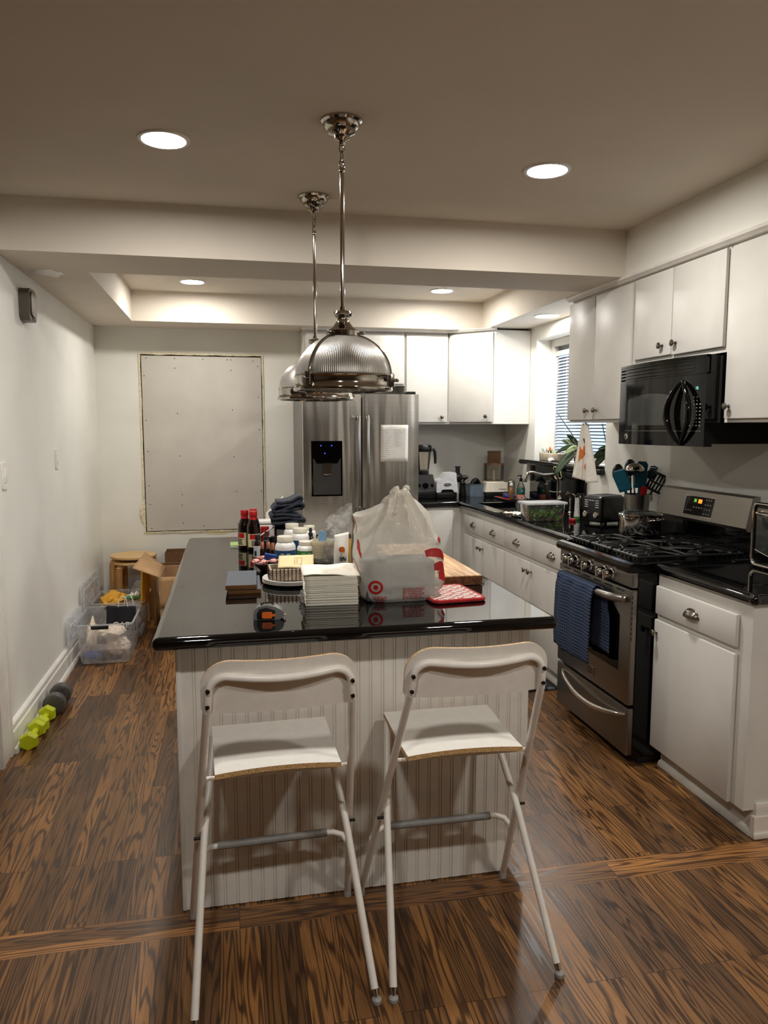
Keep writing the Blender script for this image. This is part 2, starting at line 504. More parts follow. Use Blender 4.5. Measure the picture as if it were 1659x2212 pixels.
def plywood(name):
    g = NT(name)
    s = g.n('ShaderNodeSeparateXYZ', Vector=g.n('ShaderNodeTexCoord').outputs['Object'])
    w = g.n('ShaderNodeTexNoise', Vector=g.n('ShaderNodeTexCoord').outputs['Object'], Scale=260.0, Detail=2.0)
    g.set(Base_Color=g.ramp(w.outputs[0], [(0.35, lin((152, 112, 68))), (0.65, lin((212, 176, 124)))]), Roughness=0.5)
plywood('ply_edge')

def waffle(name, c0, c1, sc):
    g = NT(name)
    s = g.n('ShaderNodeSeparateXYZ', Vector=g.n('ShaderNodeTexCoord').outputs['Object'])
    u = g.math('SINE', g.math('MULTIPLY', s.outputs[1], sc)); v = g.math('SINE', g.math('MULTIPLY', s.outputs[2], sc))
    h = g.math('MULTIPLY', g.math('MULTIPLY_ADD', u, 0.5, 0.5), g.math('MULTIPLY_ADD', v, 0.5, 0.5))
    g.set(Base_Color=g.ramp(h, [(0.15, lin(c0)), (0.7, lin(c1))]), Roughness=0.95)
    g.set(Normal=g.n('ShaderNodeBump', Strength=0.9, Distance=0.006, Height=g.math('SUBTRACT', 1.0, h)).outputs[0])
waffle('waffle_blue', (48, 64, 94), (8, 13, 24), 2 * pi / 0.0165)

def quilt(name):
    g = NT(name)
    s = g.n('ShaderNodeSeparateXYZ', Vector=g.n('ShaderNodeTexCoord').outputs['Object'])
    wob = g.n('ShaderNodeTexNoise', Vector=g.n('ShaderNodeTexCoord').outputs['Object'], Scale=30.0, Detail=2.0).outputs[0]
    a = g.math('ADD', g.math('MULTIPLY', g.math('ADD', s.outputs[0], s.outputs[1]), 150.0), g.math('MULTIPLY', wob, 5.0))
    b = g.math('ADD', g.math('MULTIPLY', g.math('SUBTRACT', s.outputs[0], s.outputs[1]), 150.0), g.math('MULTIPLY', wob, 5.0))
    m = g.math('MAXIMUM', g.math('SINE', a), g.math('SINE', b))
    g.set(Base_Color=g.ramp(m, [(0.80, lin((236, 224, 216))), (0.93, lin((182, 24, 30)))]), Roughness=0.9)
    g.set(Normal=g.n('ShaderNodeBump', Strength=0.7, Distance=0.004, Height=g.math('SUBTRACT', 1.0, m)).outputs[0])
quilt('quilt')

def ribbed(name):
    # ribbed pressed glass shade with a mirrored back
    g = NT(name)
    s = g.n('ShaderNodeSeparateXYZ', Vector=g.n('ShaderNodeTexCoord').outputs['Object'])
    ang = g.math('ARCTAN2', s.outputs[1], s.outputs[0])
    w = g.math('MULTIPLY_ADD', g.math('SINE', g.math('MULTIPLY', ang, 150.0)), 0.5, 0.5)
    g.set(Base_Color=g.ramp(w, [(0.0, lin((146, 142, 134))), (1.0, lin((206, 202, 194)))]), Roughness=0.33, Metallic=0.6)
    g.set(Normal=g.n('ShaderNodeBump', Strength=0.5, Distance=0.002, Height=w).outputs[0])
ribbed('ribbed_shade')

def plates_paper():
    mat('plate_white', (236, 232, 224), 0.6, var=0.01)
plates_paper()

def leafmat(name):
    g = NT(name)
    v = g.n('ShaderNodeTexVoronoi', {'feature': 'F1'}, Vector=g.n('ShaderNodeMapping', Vector=g.n('ShaderNodeTexCoord').outputs['Object'], Scale=(16, 9, 1), Rotation=(0, 0, 0.5)).outputs[0], Scale=1.0)
    g.set(Base_Color=g.mix(g.math('GREATER_THAN', v.outputs['Distance'], 0.40), g.mix(v.outputs['Color'], lin((62, 66, 72)), lin((104, 110, 118))), lin((26, 27, 31))), Roughness=0.85)
leafmat('mat_print')

def bag_plastic():
    g = NT('bag_plastic')
    co = g.n('ShaderNodeTexCoord').outputs['Object']
    n1 = g.n('ShaderNodeTexNoise', Vector=co, Scale=14.0, Detail=4.0)
    bp = g.n('ShaderNodeBump', Strength=0.5, Distance=0.015, Height=n1.outputs[0])
    c = lin((250, 246, 236))
    g.set(Base_Color=c, Roughness=0.22, Normal=bp.outputs[0])
    tl = g.n('ShaderNodeBsdfTranslucent', Color=c)
    tp = g.n('ShaderNodeBsdfTransparent', Color=(0.95, 0.95, 0.95, 1))
    m1 = g.n('ShaderNodeMixShader', i0=0.25, i1=g.bsdf.outputs[0], i2=tl.outputs[0])
    m2 = g.n('ShaderNodeMixShader', i0=0.42, i1=m1.outputs[0], i2=tp.outputs[0])
    g.link(m2.outputs[0], g.out.inputs[0])
bag_plastic()
# ================================================================ the room
XL, XR, YB = -1.065, 2.5, 6.6
ZC, ZS, ZT = 2.644, 2.394, 2.625          # main ceiling, lowered ceiling, tray ceiling
TX0, TX1, TY0, TY1 = -0.717, 2.135, 4.365, 6.2

b = B()
def slab(b, x0, y0, x1, y1): b.box(x0, y0, -0.05, x1, y1, 0.0)
slab(b, -3.0, -3.6, 2.7, 2.234); slab(b, -3.0, 2.345, 2.7, 6.8)
b.m = 1; slab(b, -3.0, 2.234, 2.7, 2.345)
struct('floor', b, ['oak_floor', 'oak_strip'])

b = B(); b.box(-3.1, -3.7, ZC, 2.7, 3.9, 2.8)
struct('ceiling', b, 'ceiling_paint')
b = B()
b.box(-3.1, 3.9, ZS, 2.7, TY0, 2.8); b.box(-1.2, TY1, ZS, 2.7, 6.8, 2.8)
b.box(-1.2, TY0, ZS, TX0, TY1, 2.8); b.box(TX1, TY0, ZS, 2.7, TY1, 2.8); b.box(TX0, TY0, ZT, TX1, TY1, 2.8)
low = struct('ceiling_lowered', b, 'ceiling_paint')
b = B(); b.prism([(-.93 + .07 * cos(2 * pi * i / 18) * (1 + .25 * sin(i * 2.3)), 4.42 + .10 * sin(2 * pi * i / 18) * (1 + .2 * cos(i * 1.7))) for i in range(18)], ZS - .0012, ZS + .001)
struct('filler_patch', b, 'trim_paint', parent=low)
b = B(); b.box(2.172, -3.6, ZS, XR, 3.9, ZC)
struct('wall_soffit', b, 'wall_paint')

b = B(); b.box(XL - 0.135, 3.58, 0, XL, 6.8, 2.5)
struct('wall_left', b, 'wall_paint')
b = B(); b.box(-3.1, 3.70, 0, XL - 0.135, 3.85, 2.7)
struct('wall_return', b, 'wall_paint')
b = B(); b.box(-3.1, -3.6, 0, -3.0, 3.7, 2.7)
struct('wall_side', b, 'dining_paint')
b = B(); b.box(-3.1, -3.7, 0, 2.7, -3.6, 2.7)
struct('wall_front', b, 'dining_paint')
# back wall with the boarded-up opening
OX0, OX1, OZ0, OZ1 = -0.712, 0.294, 0.682, 2.180
b = B()
b.box(-1.2, YB, 0, OX0, 6.8, 2.5); b.box(OX1, YB, 0, 2.7, 6.8, 2.5)
b.box(OX0, YB, 0, OX1, 6.8, OZ0); b.box(OX0, YB, OZ1, OX1, 6.8, 2.5)
struct('wall_back', b, 'wall_paint')
# right wall with the window recess
WY0, WY1, WZ0, WZ1 = 4.68, 5.885, 1.265, 2.285
b = B()
b.box(XR, -3.6, 0, 2.7, WY0, 2.7); b.box(XR, WY1, 0, 2.7, 6.8, 2.5)
b.box(XR, WY0, 0, 2.7, WY1, WZ0); b.box(XR, WY0, WZ1, 2.7, WY1, 2.7)
struct('wall_right', b, 'wall_paint')

def strip_y(poly, y0, y1, name, m):
    b = B(); b.prism(poly, y0, y1, 'xz'); return struct(name, b, m, 30)
X = XL
strip_y([(X, 0), (X + .034, 0), (X + .034, .012), (X + .028, .024), (X + .020, .028), (X + .020, .105), (X + .014, .113), (X + .014, .126), (X + .018, .130), (X + .016, .142), (X + .006, .153), (X, .155)], 3.745, YB, 'baseboard_left', 'trim_paint')
b = B(); b.box(X, 3.575, 0, X + .018, 3.60, 2.38); b.box(X, 3.60, 0, X + .012, 3.70, 2.38); b.box(X, 3.70, 0, X + .020, 3.742, 2.38, .004)
struct('trim_doorway', b, 'trim_paint')
b = B(); b.prism([(0, 0), (.018, 0), (.018, .10), (.012, .12), (.012, .14), (0, .15)], -1.04, 0.54, 'yz')
b.v = [(v[0], YB - v[1], v[2]) for v in b.v]
struct('baseboard_back', b, 'trim_paint', 30)

# window: casing, sash and pane
b = B()
fy0, fy1, fz0, fz1 = WY0 + .002, WY1 - .002, WZ0 + .042, WZ1 - .002
def ring_x(b, x0, x1, y0, y1, z0, z1, w):
    b.box(x0, y0, z0, x1, y0 + w, z1); b.box(x0, y1 - w, z0, x1, y1, z1)
    b.box(x0, y0 + w, z1 - w, x1, y1 - w, z1); b.box(x0, y0 + w, z0, x1, y1 - w, z0 + w)
ring_x(b, 2.625, 2.70, fy0, fy1, fz0, fz1, .055)
win = struct('window_1', b, 'trim_paint')
b = B(); ring_x(b, 2.672, 2.70, fy0 + .055, fy1 - .055, fz0 + .055, fz1 - .055, .022)
struct('sash', b, 'grey_plastic', parent=win)
b = B(); b.box(2.684, fy0 + .075, fz0 + .075, 2.688, fy1 - .075, fz1 - .075)
struct('pane', b, 'glass', parent=win)

t = thing('window_blind', 'white slatted blind lowered over the window above the sink', 'blind', (2.655, 5.28, 2.2))
b = B(); b.box(2.640, fy0 + .075, 2.150, 2.668, fy1 - .062, 2.190, .004)
part('headrail', b, 'white_plastic', t)
b = B()
z = 2.140
while z > 1.335:
    b.add([(2.641, fy0 + .08, z - .0085), (2.641, fy1 - .075, z - .0085), (2.664, fy1 - .075, z + .0075), (2.664, fy0 + .08, z + .0075)], [(0, 1, 2, 3)])
    z -= .0245
part('slats', b, 'blind', t)
b = B()
for yy in (fy0 + .25, fy1 - .25):
    b = B(); b.tube([(2.652, yy, 2.15), (2.652, yy, 1.33)], .0012, 6)
    part('cord', b, 'white_plastic', t)

# boarded-up opening: gypsum panel with screws, rough plaster and foam all round
t = thing('wall_patch', 'large grey gypsum board screwed over a former opening in the back wall', 'wall board', (-0.21, 6.59, 0.69))
b = B(); b.box(-0.700, 6.590, 0.693, 0.284, 6.604, 2.166)
part('board', b, 'gypsum', t)
b = B(); b.box(OX0 + .0005, 6.62, OZ0 + .0005, OX1 - .0005, 6.70, OZ1 - .0005)
part('recess', b, 'dark_gap', t, 'dark gap showing around the board')
def ragged(p0, p1, inward, w, seed):
    b = B(); p0 = Vector(p0); p1 = Vector(p1); n = 46
    d = p1 - p0; iv = Vector(inward)
    def fn(u, v):
        q = p0 + d * u
        ww = w * (0.55 + 0.55 * nz(u * 9 + seed, seed) + 0.35 * nz(u * 31, seed * 2.1))
        ww = max(ww, w * .18)
        k = [(-w * 1.0 - .3 * (ww - w), .001), (-w * .8, -.004), (ww * .25, -.006), (ww * .55, -.003), (ww * .55, .012)][round(v * 4)]
        return (q.x + iv.x * k[0], q.y + k[1] + .003 * nz(u * 20, v * 5, seed) * (1 if 0 < v < 1 else 0), q.z + iv.z * k[0])
    b.grid(fn, n, 4)
    return b
for nm, a, c, i, w, sd in (('plaster_edge', (OX0, 6.597, OZ0), (OX0, 6.597, OZ1), (1, 0, 0), .014, 1.3), ('plaster_edge', (OX1, 6.597, OZ0), (OX1, 6.597, OZ1), (-1, 0, 0), .013, 4.7), ('plaster_edge', (OX0, 6.597, OZ1), (OX1, 6.597, OZ1), (0, 0, -1), .016, 7.1), ('plaster_edge', (OX0, 6.597, OZ0), (OX1, 6.597, OZ0), (0, 0, 1), .013, 9.9)):
    part(nm, ragged(a, c, i, w, sd), 'foam', t, 'ragged cream plaster edge')
b = B(); b.grid(lambda u, v: (-0.722 - .034 * sin(pi * u) * (1 - .5 * v) + .018 * v + .006 * nz(u * 7, v * 4), 6.597 - .016 * sin(pi * v) * sin(pi * u), .735 + .22 * u), 14, 5)
part('foam_blob', b, 'foam', t, 'lump of dried foam at the lower corner')
b = B(); b.prism([(-.20, .655), (-.06, .648), (.0, .668), (.02, .682), (-.22, .682)], 6.5975, 6.5985, 'xz')
part('foam_blob', b, 'manila', t, 'torn yellowish paper below the board')
pat = [(-.66, 2.145), (-.43, 2.145), (-.20, 2.142), (.0, 2.142), (.03, 2.142), (.215, 2.135), (-.43, 2.065), (.03, 2.055), (.255, 2.09), (-.68, 2.0), (-.42, 1.69), (.035, 1.72), (-.675, 1.63), (.255, 1.83), (.26, 1.55), (-.41, 1.33), (.04, 1.32), (-.67, 1.37), (.268, 1.28), (-.67, 1.08), (-.40, 1.0), (.055, 1.02), (.268, 1.02), (-.405, .91), (-.665, .92), (-.66, .715), (-.40, .755), (-.23, .725), (.06, .735), (.09, .735)]
b0 = B(); b0.lathe([(.0045, 0), (.0045, .0012), (.002, .0016)], (0, 0, 0), 8, '-y')
sc0 = None
for x, z in pat:
    if sc0 is None:
        b0.v = [(v[0] + x, v[1] + 6.590, v[2] + z) for v in b0.v]
        sc0 = part('screw', b0, 'screw', t); x0, z0 = x, z
    else:
        s = sc0.copy(); COL.objects.link(s); s.location = (x - x0, 0, z - z0); ORG[s.name] = ORG[t.name]

# ================================================================ lamps in the ceiling
def downlight(x, y, z, r, label, lens='lamp_lens'):
    t = thing('recessed_light', label, 'ceiling light', (x, y, z), group='round recessed lights in the ceiling')
    b = B(); b.lathe([(r * .80, -.002), (r * .84, -.006), (r * .97, -.006), (r, 0.0)], (x, y, z), 40, cap=False)
    part('trim_ring', b, 'white_plastic', t)
    b = B(); b.lathe([(0, -.0015), (r * .80, -.0015)], (x, y, z), 40, cap=False)
    part('lens', b, lens, t, 'glowing lens')
    return t
downlight(-0.215, 3.06, ZC, .098, 'glowing recessed ceiling light between the beam and the left edge of the photo')
downlight(1.340, 3.085, ZC, .100, 'glowing recessed ceiling light nearest the soffit above the microwave cabinets')
downlight(-0.235, 5.76, ZT, .095, 'glowing light in the raised tray ceiling, on the boarded opening side', 'lamp_lens_tray')
downlight(1.645, 5.74, ZT, .095, 'glowing light in the raised tray ceiling, on the refrigerator and sink side', 'lamp_lens_tray')
downlight(2.327, 5.31, ZS, .098, 'glowing recessed light in the low ceiling strip right over the sink window', 'lamp_lens_tray')
downlight(-0.215, 0.38, ZC, .098, 'recessed ceiling light behind the camera, on the dumbbell wall side', 'lamp_lens_dining')
downlight(1.340, 0.38, ZC, .100, 'recessed ceiling light behind the camera, on the stove wall side', 'lamp_lens_dining')

# ================================================================ cabinets
def knob_prof(): return [(.0075, 0), (.0085, .002), (.0055, .006), (.005, .014), (.009, .018), (.0145, .021), (.0165, .025), (.0150, .029), (.009, .032), (0, .033)]
def knob_x(x, y, z, parent):
    b = B(); b.lathe(knob_prof(), (x, y, z), 16, '-x'); return part('knob', b, 'pewter', parent, 'round pewter knob')
def knob_y(x, y, z, parent):
    b = B(); b.lathe(knob_prof(), (x, y, z), 16, '-y'); return part('knob', b, 'pewter', parent, 'round pewter knob')
def cup_x(x, y, z, parent, w=.046):
    b = B(); h, d = .030, .027
    b.grid(lambda u, v: (x - d * sin(pi * u) ** .8 * cos(pi / 2 * v) - .001, y + w * cos(pi * u) * (cos(pi / 2 * v) ** .6), z - .012 + h * sin(pi / 2 * v)), 18, 8)
    b.box(x - .003, y - w - .004, z - .014, x, y + w + .004, z - .008, .001)
    b.tube([(x - .001, y + (w + .003) * cos(pi * i / 14), z - .013 + .036 * sin(pi * i / 14)) for i in range(15)], .0025, 6)
    return part('handle', b, 'pewter', parent, 'pewter cup pull', 60)
def door_x(root, x, y0, y1, z0, z1, knob=None):
    b = B(); b.box(x, y0, z0, x + .019, y1, z1, .006, 2)
    d = part('door', b, 'cabinet_paint', root)
    if knob: knob_x(x, knob[0], knob[1], d)
    return d
def drawer_x(root, x, y0, y1, z0, z1, pull=True):
    b = B(); b.box(x, y0, z0, x + .019, y1, z1, .006, 2)
    d = part('drawer', b, 'cabinet_paint', root)
    if pull: cup_x(x, (y0 + y1) / 2, (z0 + z1) / 2 - .002, d)
    return d
XD = 1.876; XF = XD + .020                       # door front and face frame of the base units
ZK = 0.105; ZB = 0.909                           # toe kick height, underside of the counter
def base_x(label, y0, y1, loc):
    t = thing('base_cabinet', label, 'cabinet', loc, group='white base cabinets')
    b = B(); b.box(XF, y0, ZK, XF + .02, y1, ZB); b.box(XF + .02, y0, ZK, 2.495, y0 + .018, ZB); b.box(XF + .02, y1 - .018, ZK, 2.495, y1, ZB); b.box(XF + .02, y0 + .018, ZK, 2.495, y1 - .018, ZK + .018); b.box(2.483, y0 + .018, ZK + .018, 2.495, y1 - .018, ZB)
    part('body', b, 'cabinet_paint', t)
    b = B(); b.box(1.942, y0, 0, 2.40, y1, ZK)
    b.prism([(1.942, 0), (1.926, 0), (1.926, .012), (1.931, .022), (1.942, .027)], y0, y1, 'xz')
    part('toe_kick', b, 'cabinet_edge', t)
    return t
t = base_x('white base cabinet with one wide drawer and door, nearest the camera', 2.385, 3.012, (2.2, 2.7, 0))
drawer_x(t, XD, 2.455, 3.005, .728, .857)
door_x(t, XD, 2.455, 3.008, ZK, .703, (2.985, .645))
b = B(); b.box(1.93, 2.362, 0, 2.495, 2.385, .085); b.box(1.945, 2.372, .085, 2.495, 2.385, .135, .004); b.box(1.926, 2.352, 0, 2.495, 2.364, .025, .005)
part('plinth_moulding', b, 'trim_paint', t)
t = base_x('white base cabinet beside the stove, in front of the black toaster and salad box', 3.786, 4.913, (2.2, 4.35, 0))
drawer_x(t, XD, 3.80, 4.444, .738, .870); drawer_x(t, XD, 4.450, 4.910, .738, .870)
door_x(t, XD, 3.80, 4.444, ZK + .004, .706, (4.425, .65)); door_x(t, XD, 4.450, 4.910, ZK + .004, .706, (4.50, .65))
t = base_x('white sink base cabinet with two drawers, farthest from the stove on that wall', 4.915, 5.965, (2.2, 5.4, 0))
drawer_x(t, XD, 4.918, 5.362, .738, .870); drawer_x(t, XD, 5.368, 5.828, .738, .870)
door_x(t, XD, 4.918, 5.390, ZK + .004, .706, (5.362, .65)); door_x(t, XD, 5.396, 5.828, ZK + .004, .706, (5.43, .65))
t = thing('base_cabinet', 'white corner base cabinet with a plain knobless door beside the refrigerator', 'cabinet', (1.9, 6.3, 0), group='white base cabinets')
b = B(); b.box(1.462, 5.985, ZK, 1.895, 6.595, ZB); b.box(1.895, 5.966, ZK, 2.495, 6.595, ZB)
part('body', b, 'cabinet_paint', t)
b = B(); b.box(1.595, 5.965, ZK, 1.822, 5.984, .885, .006)
part('door', b, 'cabinet_paint', t)
b = B(); b.box(1.462, 6.02, 0, 1.90, 6.5, ZK)
part('toe_kick', b, 'cabinet_edge', t)

# wall cabinets on the stove wall
XU = 2.172
def upper_x(label, y0, y1, z0, z1, loc):
    t = thing('wall_cabinet', label, 'cabinet', loc, group='white wall cabinets')
    b = B(); b.box(XU + .020, y0, z0, 2.497, y1, z1)
    part('body', b, 'cabinet_paint', t)
    return t
t = upper_x('white two-door wall cabinet between the microwave and the sink window', 3.796, 4.592, 1.600, 2.368, (2.35, 4.2, 1.6))
door_x(t, XU, 3.825, 4.240, 1.615, 2.352, (4.190, 1.672)); door_x(t, XU, 4.246, 4.592, 1.615, 2.352, (4.300, 1.672))
t = upper_x('short white two-door wall cabinet directly above the black microwave', 3.022, 3.794, 1.902, 2.368, (2.35, 3.4, 1.9))
door_x(t, XU, 3.032, 3.433, 1.926, 2.356, (3.392, 1.982)); door_x(t, XU, 3.439, 3.788, 1.930, 2.356, (3.508, 1.980))
t = upper_x('tall white single-door wall cabinet on the near side of the microwave', 2.40, 3.018, 1.588, 2.368, (2.35, 2.7, 1.6))
door_x(t, XU, 2.46, 3.000, 1.604, 2.346, (2.966, 1.659))
b = B(); b.prism([(2.192, 2.366), (2.170, 2.366), (2.164, 2.372), (2.150, 2.380), (2.146, 2.3935), (2.192, 2.3935)], 2.38, 4.60, 'xz')
struct('trim_1', b, 'trim_paint', 30)

# wall cabinets on the back wall
t = thing('wall_cabinet', 'white wall cabinet above the refrigerator, partly behind the pendants', 'cabinet', (1.05, 6.45, 1.93), group='white wall cabinets')
b = B(); b.box(.622, 6.32, 1.925, 1.484, 6.595, 2.376); part('body', b, 'cabinet_paint', t)
for x0, x1, kx in ((.640, 1.055, 1.02), (1.061, 1.480, 1.10)):
    b = B(); b.box(x0, 6.30, 1.940, x1, 6.319, 2.362, .006); d = part('door', b, 'cabinet_paint', t); knob_y(kx, 6.30, 1.98, d)
t = thing('wall_cabinet', 'white single-door wall cabinet beside the refrigerator, above the blender', 'cabinet', (1.68, 6.45, 1.6), group='white wall cabinets')
b = B(); b.box(1.488, 6.32, 1.600, 1.872, 6.595, 2.376); part('body', b, 'cabinet_paint', t)
b = B(); b.box(1.496, 6.30, 1.616, 1.866, 6.319, 2.362, .006); d = part('door', b, 'cabinet_paint', t); knob_y(1.808, 6.30, 1.661, d)
t = thing('wall_cabinet', 'white angled corner wall cabinet above the food processor', 'cabinet', (2.2, 6.3, 1.6), group='white wall cabinets')
b = B(); b.prism([(1.876, 6.595), (1.876, 6.325), (2.190, 6.012), (2.497, 6.012), (2.497, 6.595)], 1.600, 2.376); part('body', b, 'cabinet_paint', t)
b = B(); b.box(-.205, -.019, 1.616, .205, 0, 2.362, .006)
M = Matrix.Translation((2.033, 6.168, 0)) @ Matrix.Rotation(radians(-45), 4, 'Z'); b.xf(M)
d = part('door', b, 'cabinet_paint', t)
b = B(); b.lathe(knob_prof(), (.155, -.019, 1.664), 16, '-y'); b.xf(M); part('knob', b, 'pewter', d, 'round pewter knob')
b = B()
b.prism([(6.325, 2.374), (6.296, 2.374), (6.290, 2.380), (6.278, 2.388), (6.276, 2.3935), (6.325, 2.3935)], .61, 1.88, 'yz')
k = len(b.v)
b.prism([(0, 2.374), (-.026, 2.374), (-.032, 2.380), (-.044, 2.388), (-.046, 2.3935), (0, 2.3935)], -.228, .232, 'yz')
b.xf(M, k)
struct('trim_2', b, 'trim_paint', 30)

# ================================================================ stone worktops
ZW0, ZW1 = 0.910, 0.955
RN = (ZW1 - ZW0) / 2
def nose(b, pts):
    b.tube(pts, RN, 16)
    for p in pts[1:-1]: b.ball(p, RN, n=14)
b = B()
xe, ye = 1.868 + RN, 2.352 + RN
b.box(xe, ye, ZW0, 2.497, 3.014, ZW1)
nose(b, [(xe, 3.012, ZW0 + RN), (xe, ye, ZW0 + RN), (2.49, ye, ZW0 + RN)])
solo('worktop', b, 'granite', 'short glossy black stone worktop carrying the toaster oven, nearest the camera', 'worktop', 'black stone worktops')
SX0, SX1, SY0, SY1 = 1.985, 2.345, 5.18, 5.82
b = B()
yb = 5.945 + RN
b.box(xe, 3.784, ZW0, SX0, yb, ZW1); b.box(SX0, 3.784, ZW0, SX1, SY0, ZW1); b.box(SX1, 3.784, ZW0, 2.497, 6.597, ZW1)
b.box(SX0, SY1, ZW0, SX1, 6.597, ZW1); b.box(1.462, yb, ZW0, SX0, 6.597, ZW1)
nose(b, [(xe, 3.786, ZW0 + RN), (xe, yb, ZW0 + RN), (1.462, yb, ZW0 + RN)])
solo('worktop', b, 'granite', 'long glossy black stone worktop running from the stove round the corner to the refrigerator', 'worktop', 'black stone worktops')
t = thing('sink', 'steel sink basin let into the black worktop behind the salad box', 'sink', (2.165, 5.5, .74))
b = B()
def basin(u, v):
    q = [(0, .948), (0, .80), (.02, .775), (.05, .766), (1, .762)][round(v * 4)]
    P = rounded(SX0 - .004, SY0 - .004, SX1 + .004, SY1 + .004, .03, 4)
    p = P[int(round(u * len(P))) % len(P)]
    cx, cy = (SX0 + SX1) / 2, (SY0 + SY1) / 2
    k = 1 - q[0] * .9
    return (cx + (p[0] - cx) * k, cy + (p[1] - cy) * k, q[1])
NP = len(rounded(0, 0, 1, 1, .1, 4))
b.grid(basin, NP, 4, True)
o = part('basin', b, 'steel', t)
b = B(); b.lathe([(0, .0), (.036, .0), (.04, .004), (.03, .006)], (2.165, 5.5, .761), 20)
part('drain', b, 'chrome', t)
t = thing('window_ledge', 'raised black stone ledge with backsplash below the sink window', 'ledge', (2.49, 5.45, .955))
b = B(); b.box(2.432, 4.955, 1.264, 2.498, 6.010, 1.304); b.box(2.498, WY0 + .002, 1.2655, 2.624, WY1 - .002, 1.304)
b.tube([(2.432, 4.955, 1.284), (2.432, 6.008, 1.284)], .020, 14); b.ball((2.432, 6.008, 1.284), .02, n=12); b.tube([(2.432, 6.008, 1.284), (2.498, 6.008, 1.284)], .020, 14)
part('ledge_slab', b, 'granite', t)
b = B(); b.box(2.484, 4.93, .9555, 2.499, 5.928, 1.264)
part('backsplash', b, 'granite', t)
# ================================================================ refrigerator
t = thing('refrigerator', 'stainless steel refrigerator with a black dispenser and two long handles', 'refrigerator', (1.0, 6.15, 0))
FY = 5.70
b = B(); b.box(.552, FY + .085, .02, 1.455, 6.56, 1.80)
part('body', b, 'fridge_side', t)
def bowed(x0, x1, z0, z1, y, bow, th, n=14):
    b = B(); pts = []
    for i in range(n + 1):
        u = i / n
        pts.append((x0 + (x1 - x0) * u, y - bow * (1 - abs(2 * u - 1) ** 2.6)))
    edge = [(x1, y + th), (x0, y + th)]
    b.prism(pts + edge, z0, z1)
    return b
DX = 1.006
b = bowed(.553, DX - .006, .74, 1.822, FY + .016, .016, .066); dl = part('door', b, 'fridge_steel', t)
b = bowed(DX + .006, 1.457, .74, 1.826, FY + .016, .016, .066); dr = part('door', b, 'fridge_steel', t)
b = bowed(.553, 1.457, .06, .73, FY + .016, .016, .066); fz = part('freezer_drawer', b, 'fridge_steel', t)
b = B(); b.box(.56, FY + .05, 0, 1.45, FY + .12, .06); part('kick_plate', b, 'black_plastic', t)
def bar_handle(b, x, y, z0, z1):
    b.tube([(x, y + .052, z0 + .03), (x, y + .012, z0 + .015), (x, y, z0 + .04), (x, y, z1 - .04), (x, y + .012, z1 - .015), (x, y + .052, z1 - .03)], .0125, 12)
b = B(); bar_handle(b, DX - .034, FY - .055, .80, 1.668); part('handle', b, 'steel', dl)
b = B(); bar_handle(b, DX + .036, FY - .055, .80, 1.668); part('handle', b, 'steel', dr)
b = B(); b.tube([(.62, FY + .01, .66), (.64, FY - .05, .66), (1.37, FY - .05, .66), (1.39, FY + .01, .66)], .0125, 12); part('handle', b, 'steel_h', fz)
for x in (.60, 1.40):
    b = B(); b.box(x - .035, FY + .02, 1.824, x + .035, FY + .14, 1.848, .006); part('hinge_cover', b, 'black_plastic', t)
# dispenser, part of the left door
dz0, dz1, dx0, dx1 = 1.045, 1.468, .612, .850
b = B()
yy = FY - .006
b.box(dx0, yy, 1.335, dx1, FY + .01, dz1); b.box(dx0, yy, dz0, dx0 + .012, FY + .01, 1.335); b.box(dx1 - .012, yy, dz0, dx1, FY + .01, 1.335); b.box(dx0, yy, dz0, dx1, FY + .01, dz0 + .012)
part('dispenser', b, 'black_gloss', dl, 'black water dispenser')
b = B(); b.box(dx0 + .012, FY - .0035, dz0 + .012, dx1 - .012, FY - .0015, 1.335); part('dispenser_recess', b, 'recess_grey', dl, 'grey dispenser recess')
b = B(); b.prism([(dx0 + .02, 1.335), (dx1 - .02, 1.335), (dx1 - .04, 1.30), (dx0 + .04, 1.30)], yy - .012, FY - .004, 'xz'); part('dispenser_hood', b, 'black_gloss', dl)
b = B(); b.prism([(dx0 + .085, 1.30), (dx1 - .085, 1.30), (dx1 - .092, 1.218), (dx0 + .092, 1.218)], yy - .018, FY - .004, 'xz'); b.tube([(dx0 + .09, yy - .016, 1.216), (.731, yy - .022, 1.210), (dx1 - .09, yy - .016, 1.216)], .004, 6)
part('dispenser_lever', b, 'chrome', dl, 'chrome dispenser lever')
b = B()
for x, z in ((.685, 1.432), (.768, 1.432), (.715, 1.374)): b.cyl((x, yy - .0005, z), (x, yy - .002, z), .0045, n=10)
part('indicator_light', b, 'blue_glow', dl, 'blue indicator lights')
# note on the right door
t = thing('handwritten_list', 'white sheet with a handwritten two-column list on the refrigerator door', 'note', (1.26, FY - .003, 1.29))
nx0, nx1, nz0, nz1 = 1.148, 1.366, 1.305, 1.590
b = B(); b.grid(lambda u, v: (nx0 + (nx1 - nx0) * u + .003 * v, FY - .0025 - .006 * (1 - v) * (u - .2) ** 2, nz0 + (nz1 - nz0) * v), 8, 8)
o = part('sheet', b, 'paper', t); solidify(o, .0006)
b = B(); rr = random.Random(5)
def scribble(x, z, w):
    p = [(x + w * i / 14, FY - .0098, z + rr.uniform(-.0035, .0035)) for i in range(15)]
    b.tube(p, .0007, 4)
scribble(1.22, 1.572, .09)
for k in range(14):
    scribble(1.158 + rr.uniform(0, .006), 1.548 - k * .0155, rr.uniform(.035, .07))
    if k < 8: scribble(1.262, 1.546 - k * .0165, rr.uniform(.035, .075))
part('handwriting', b, 'ink', t)

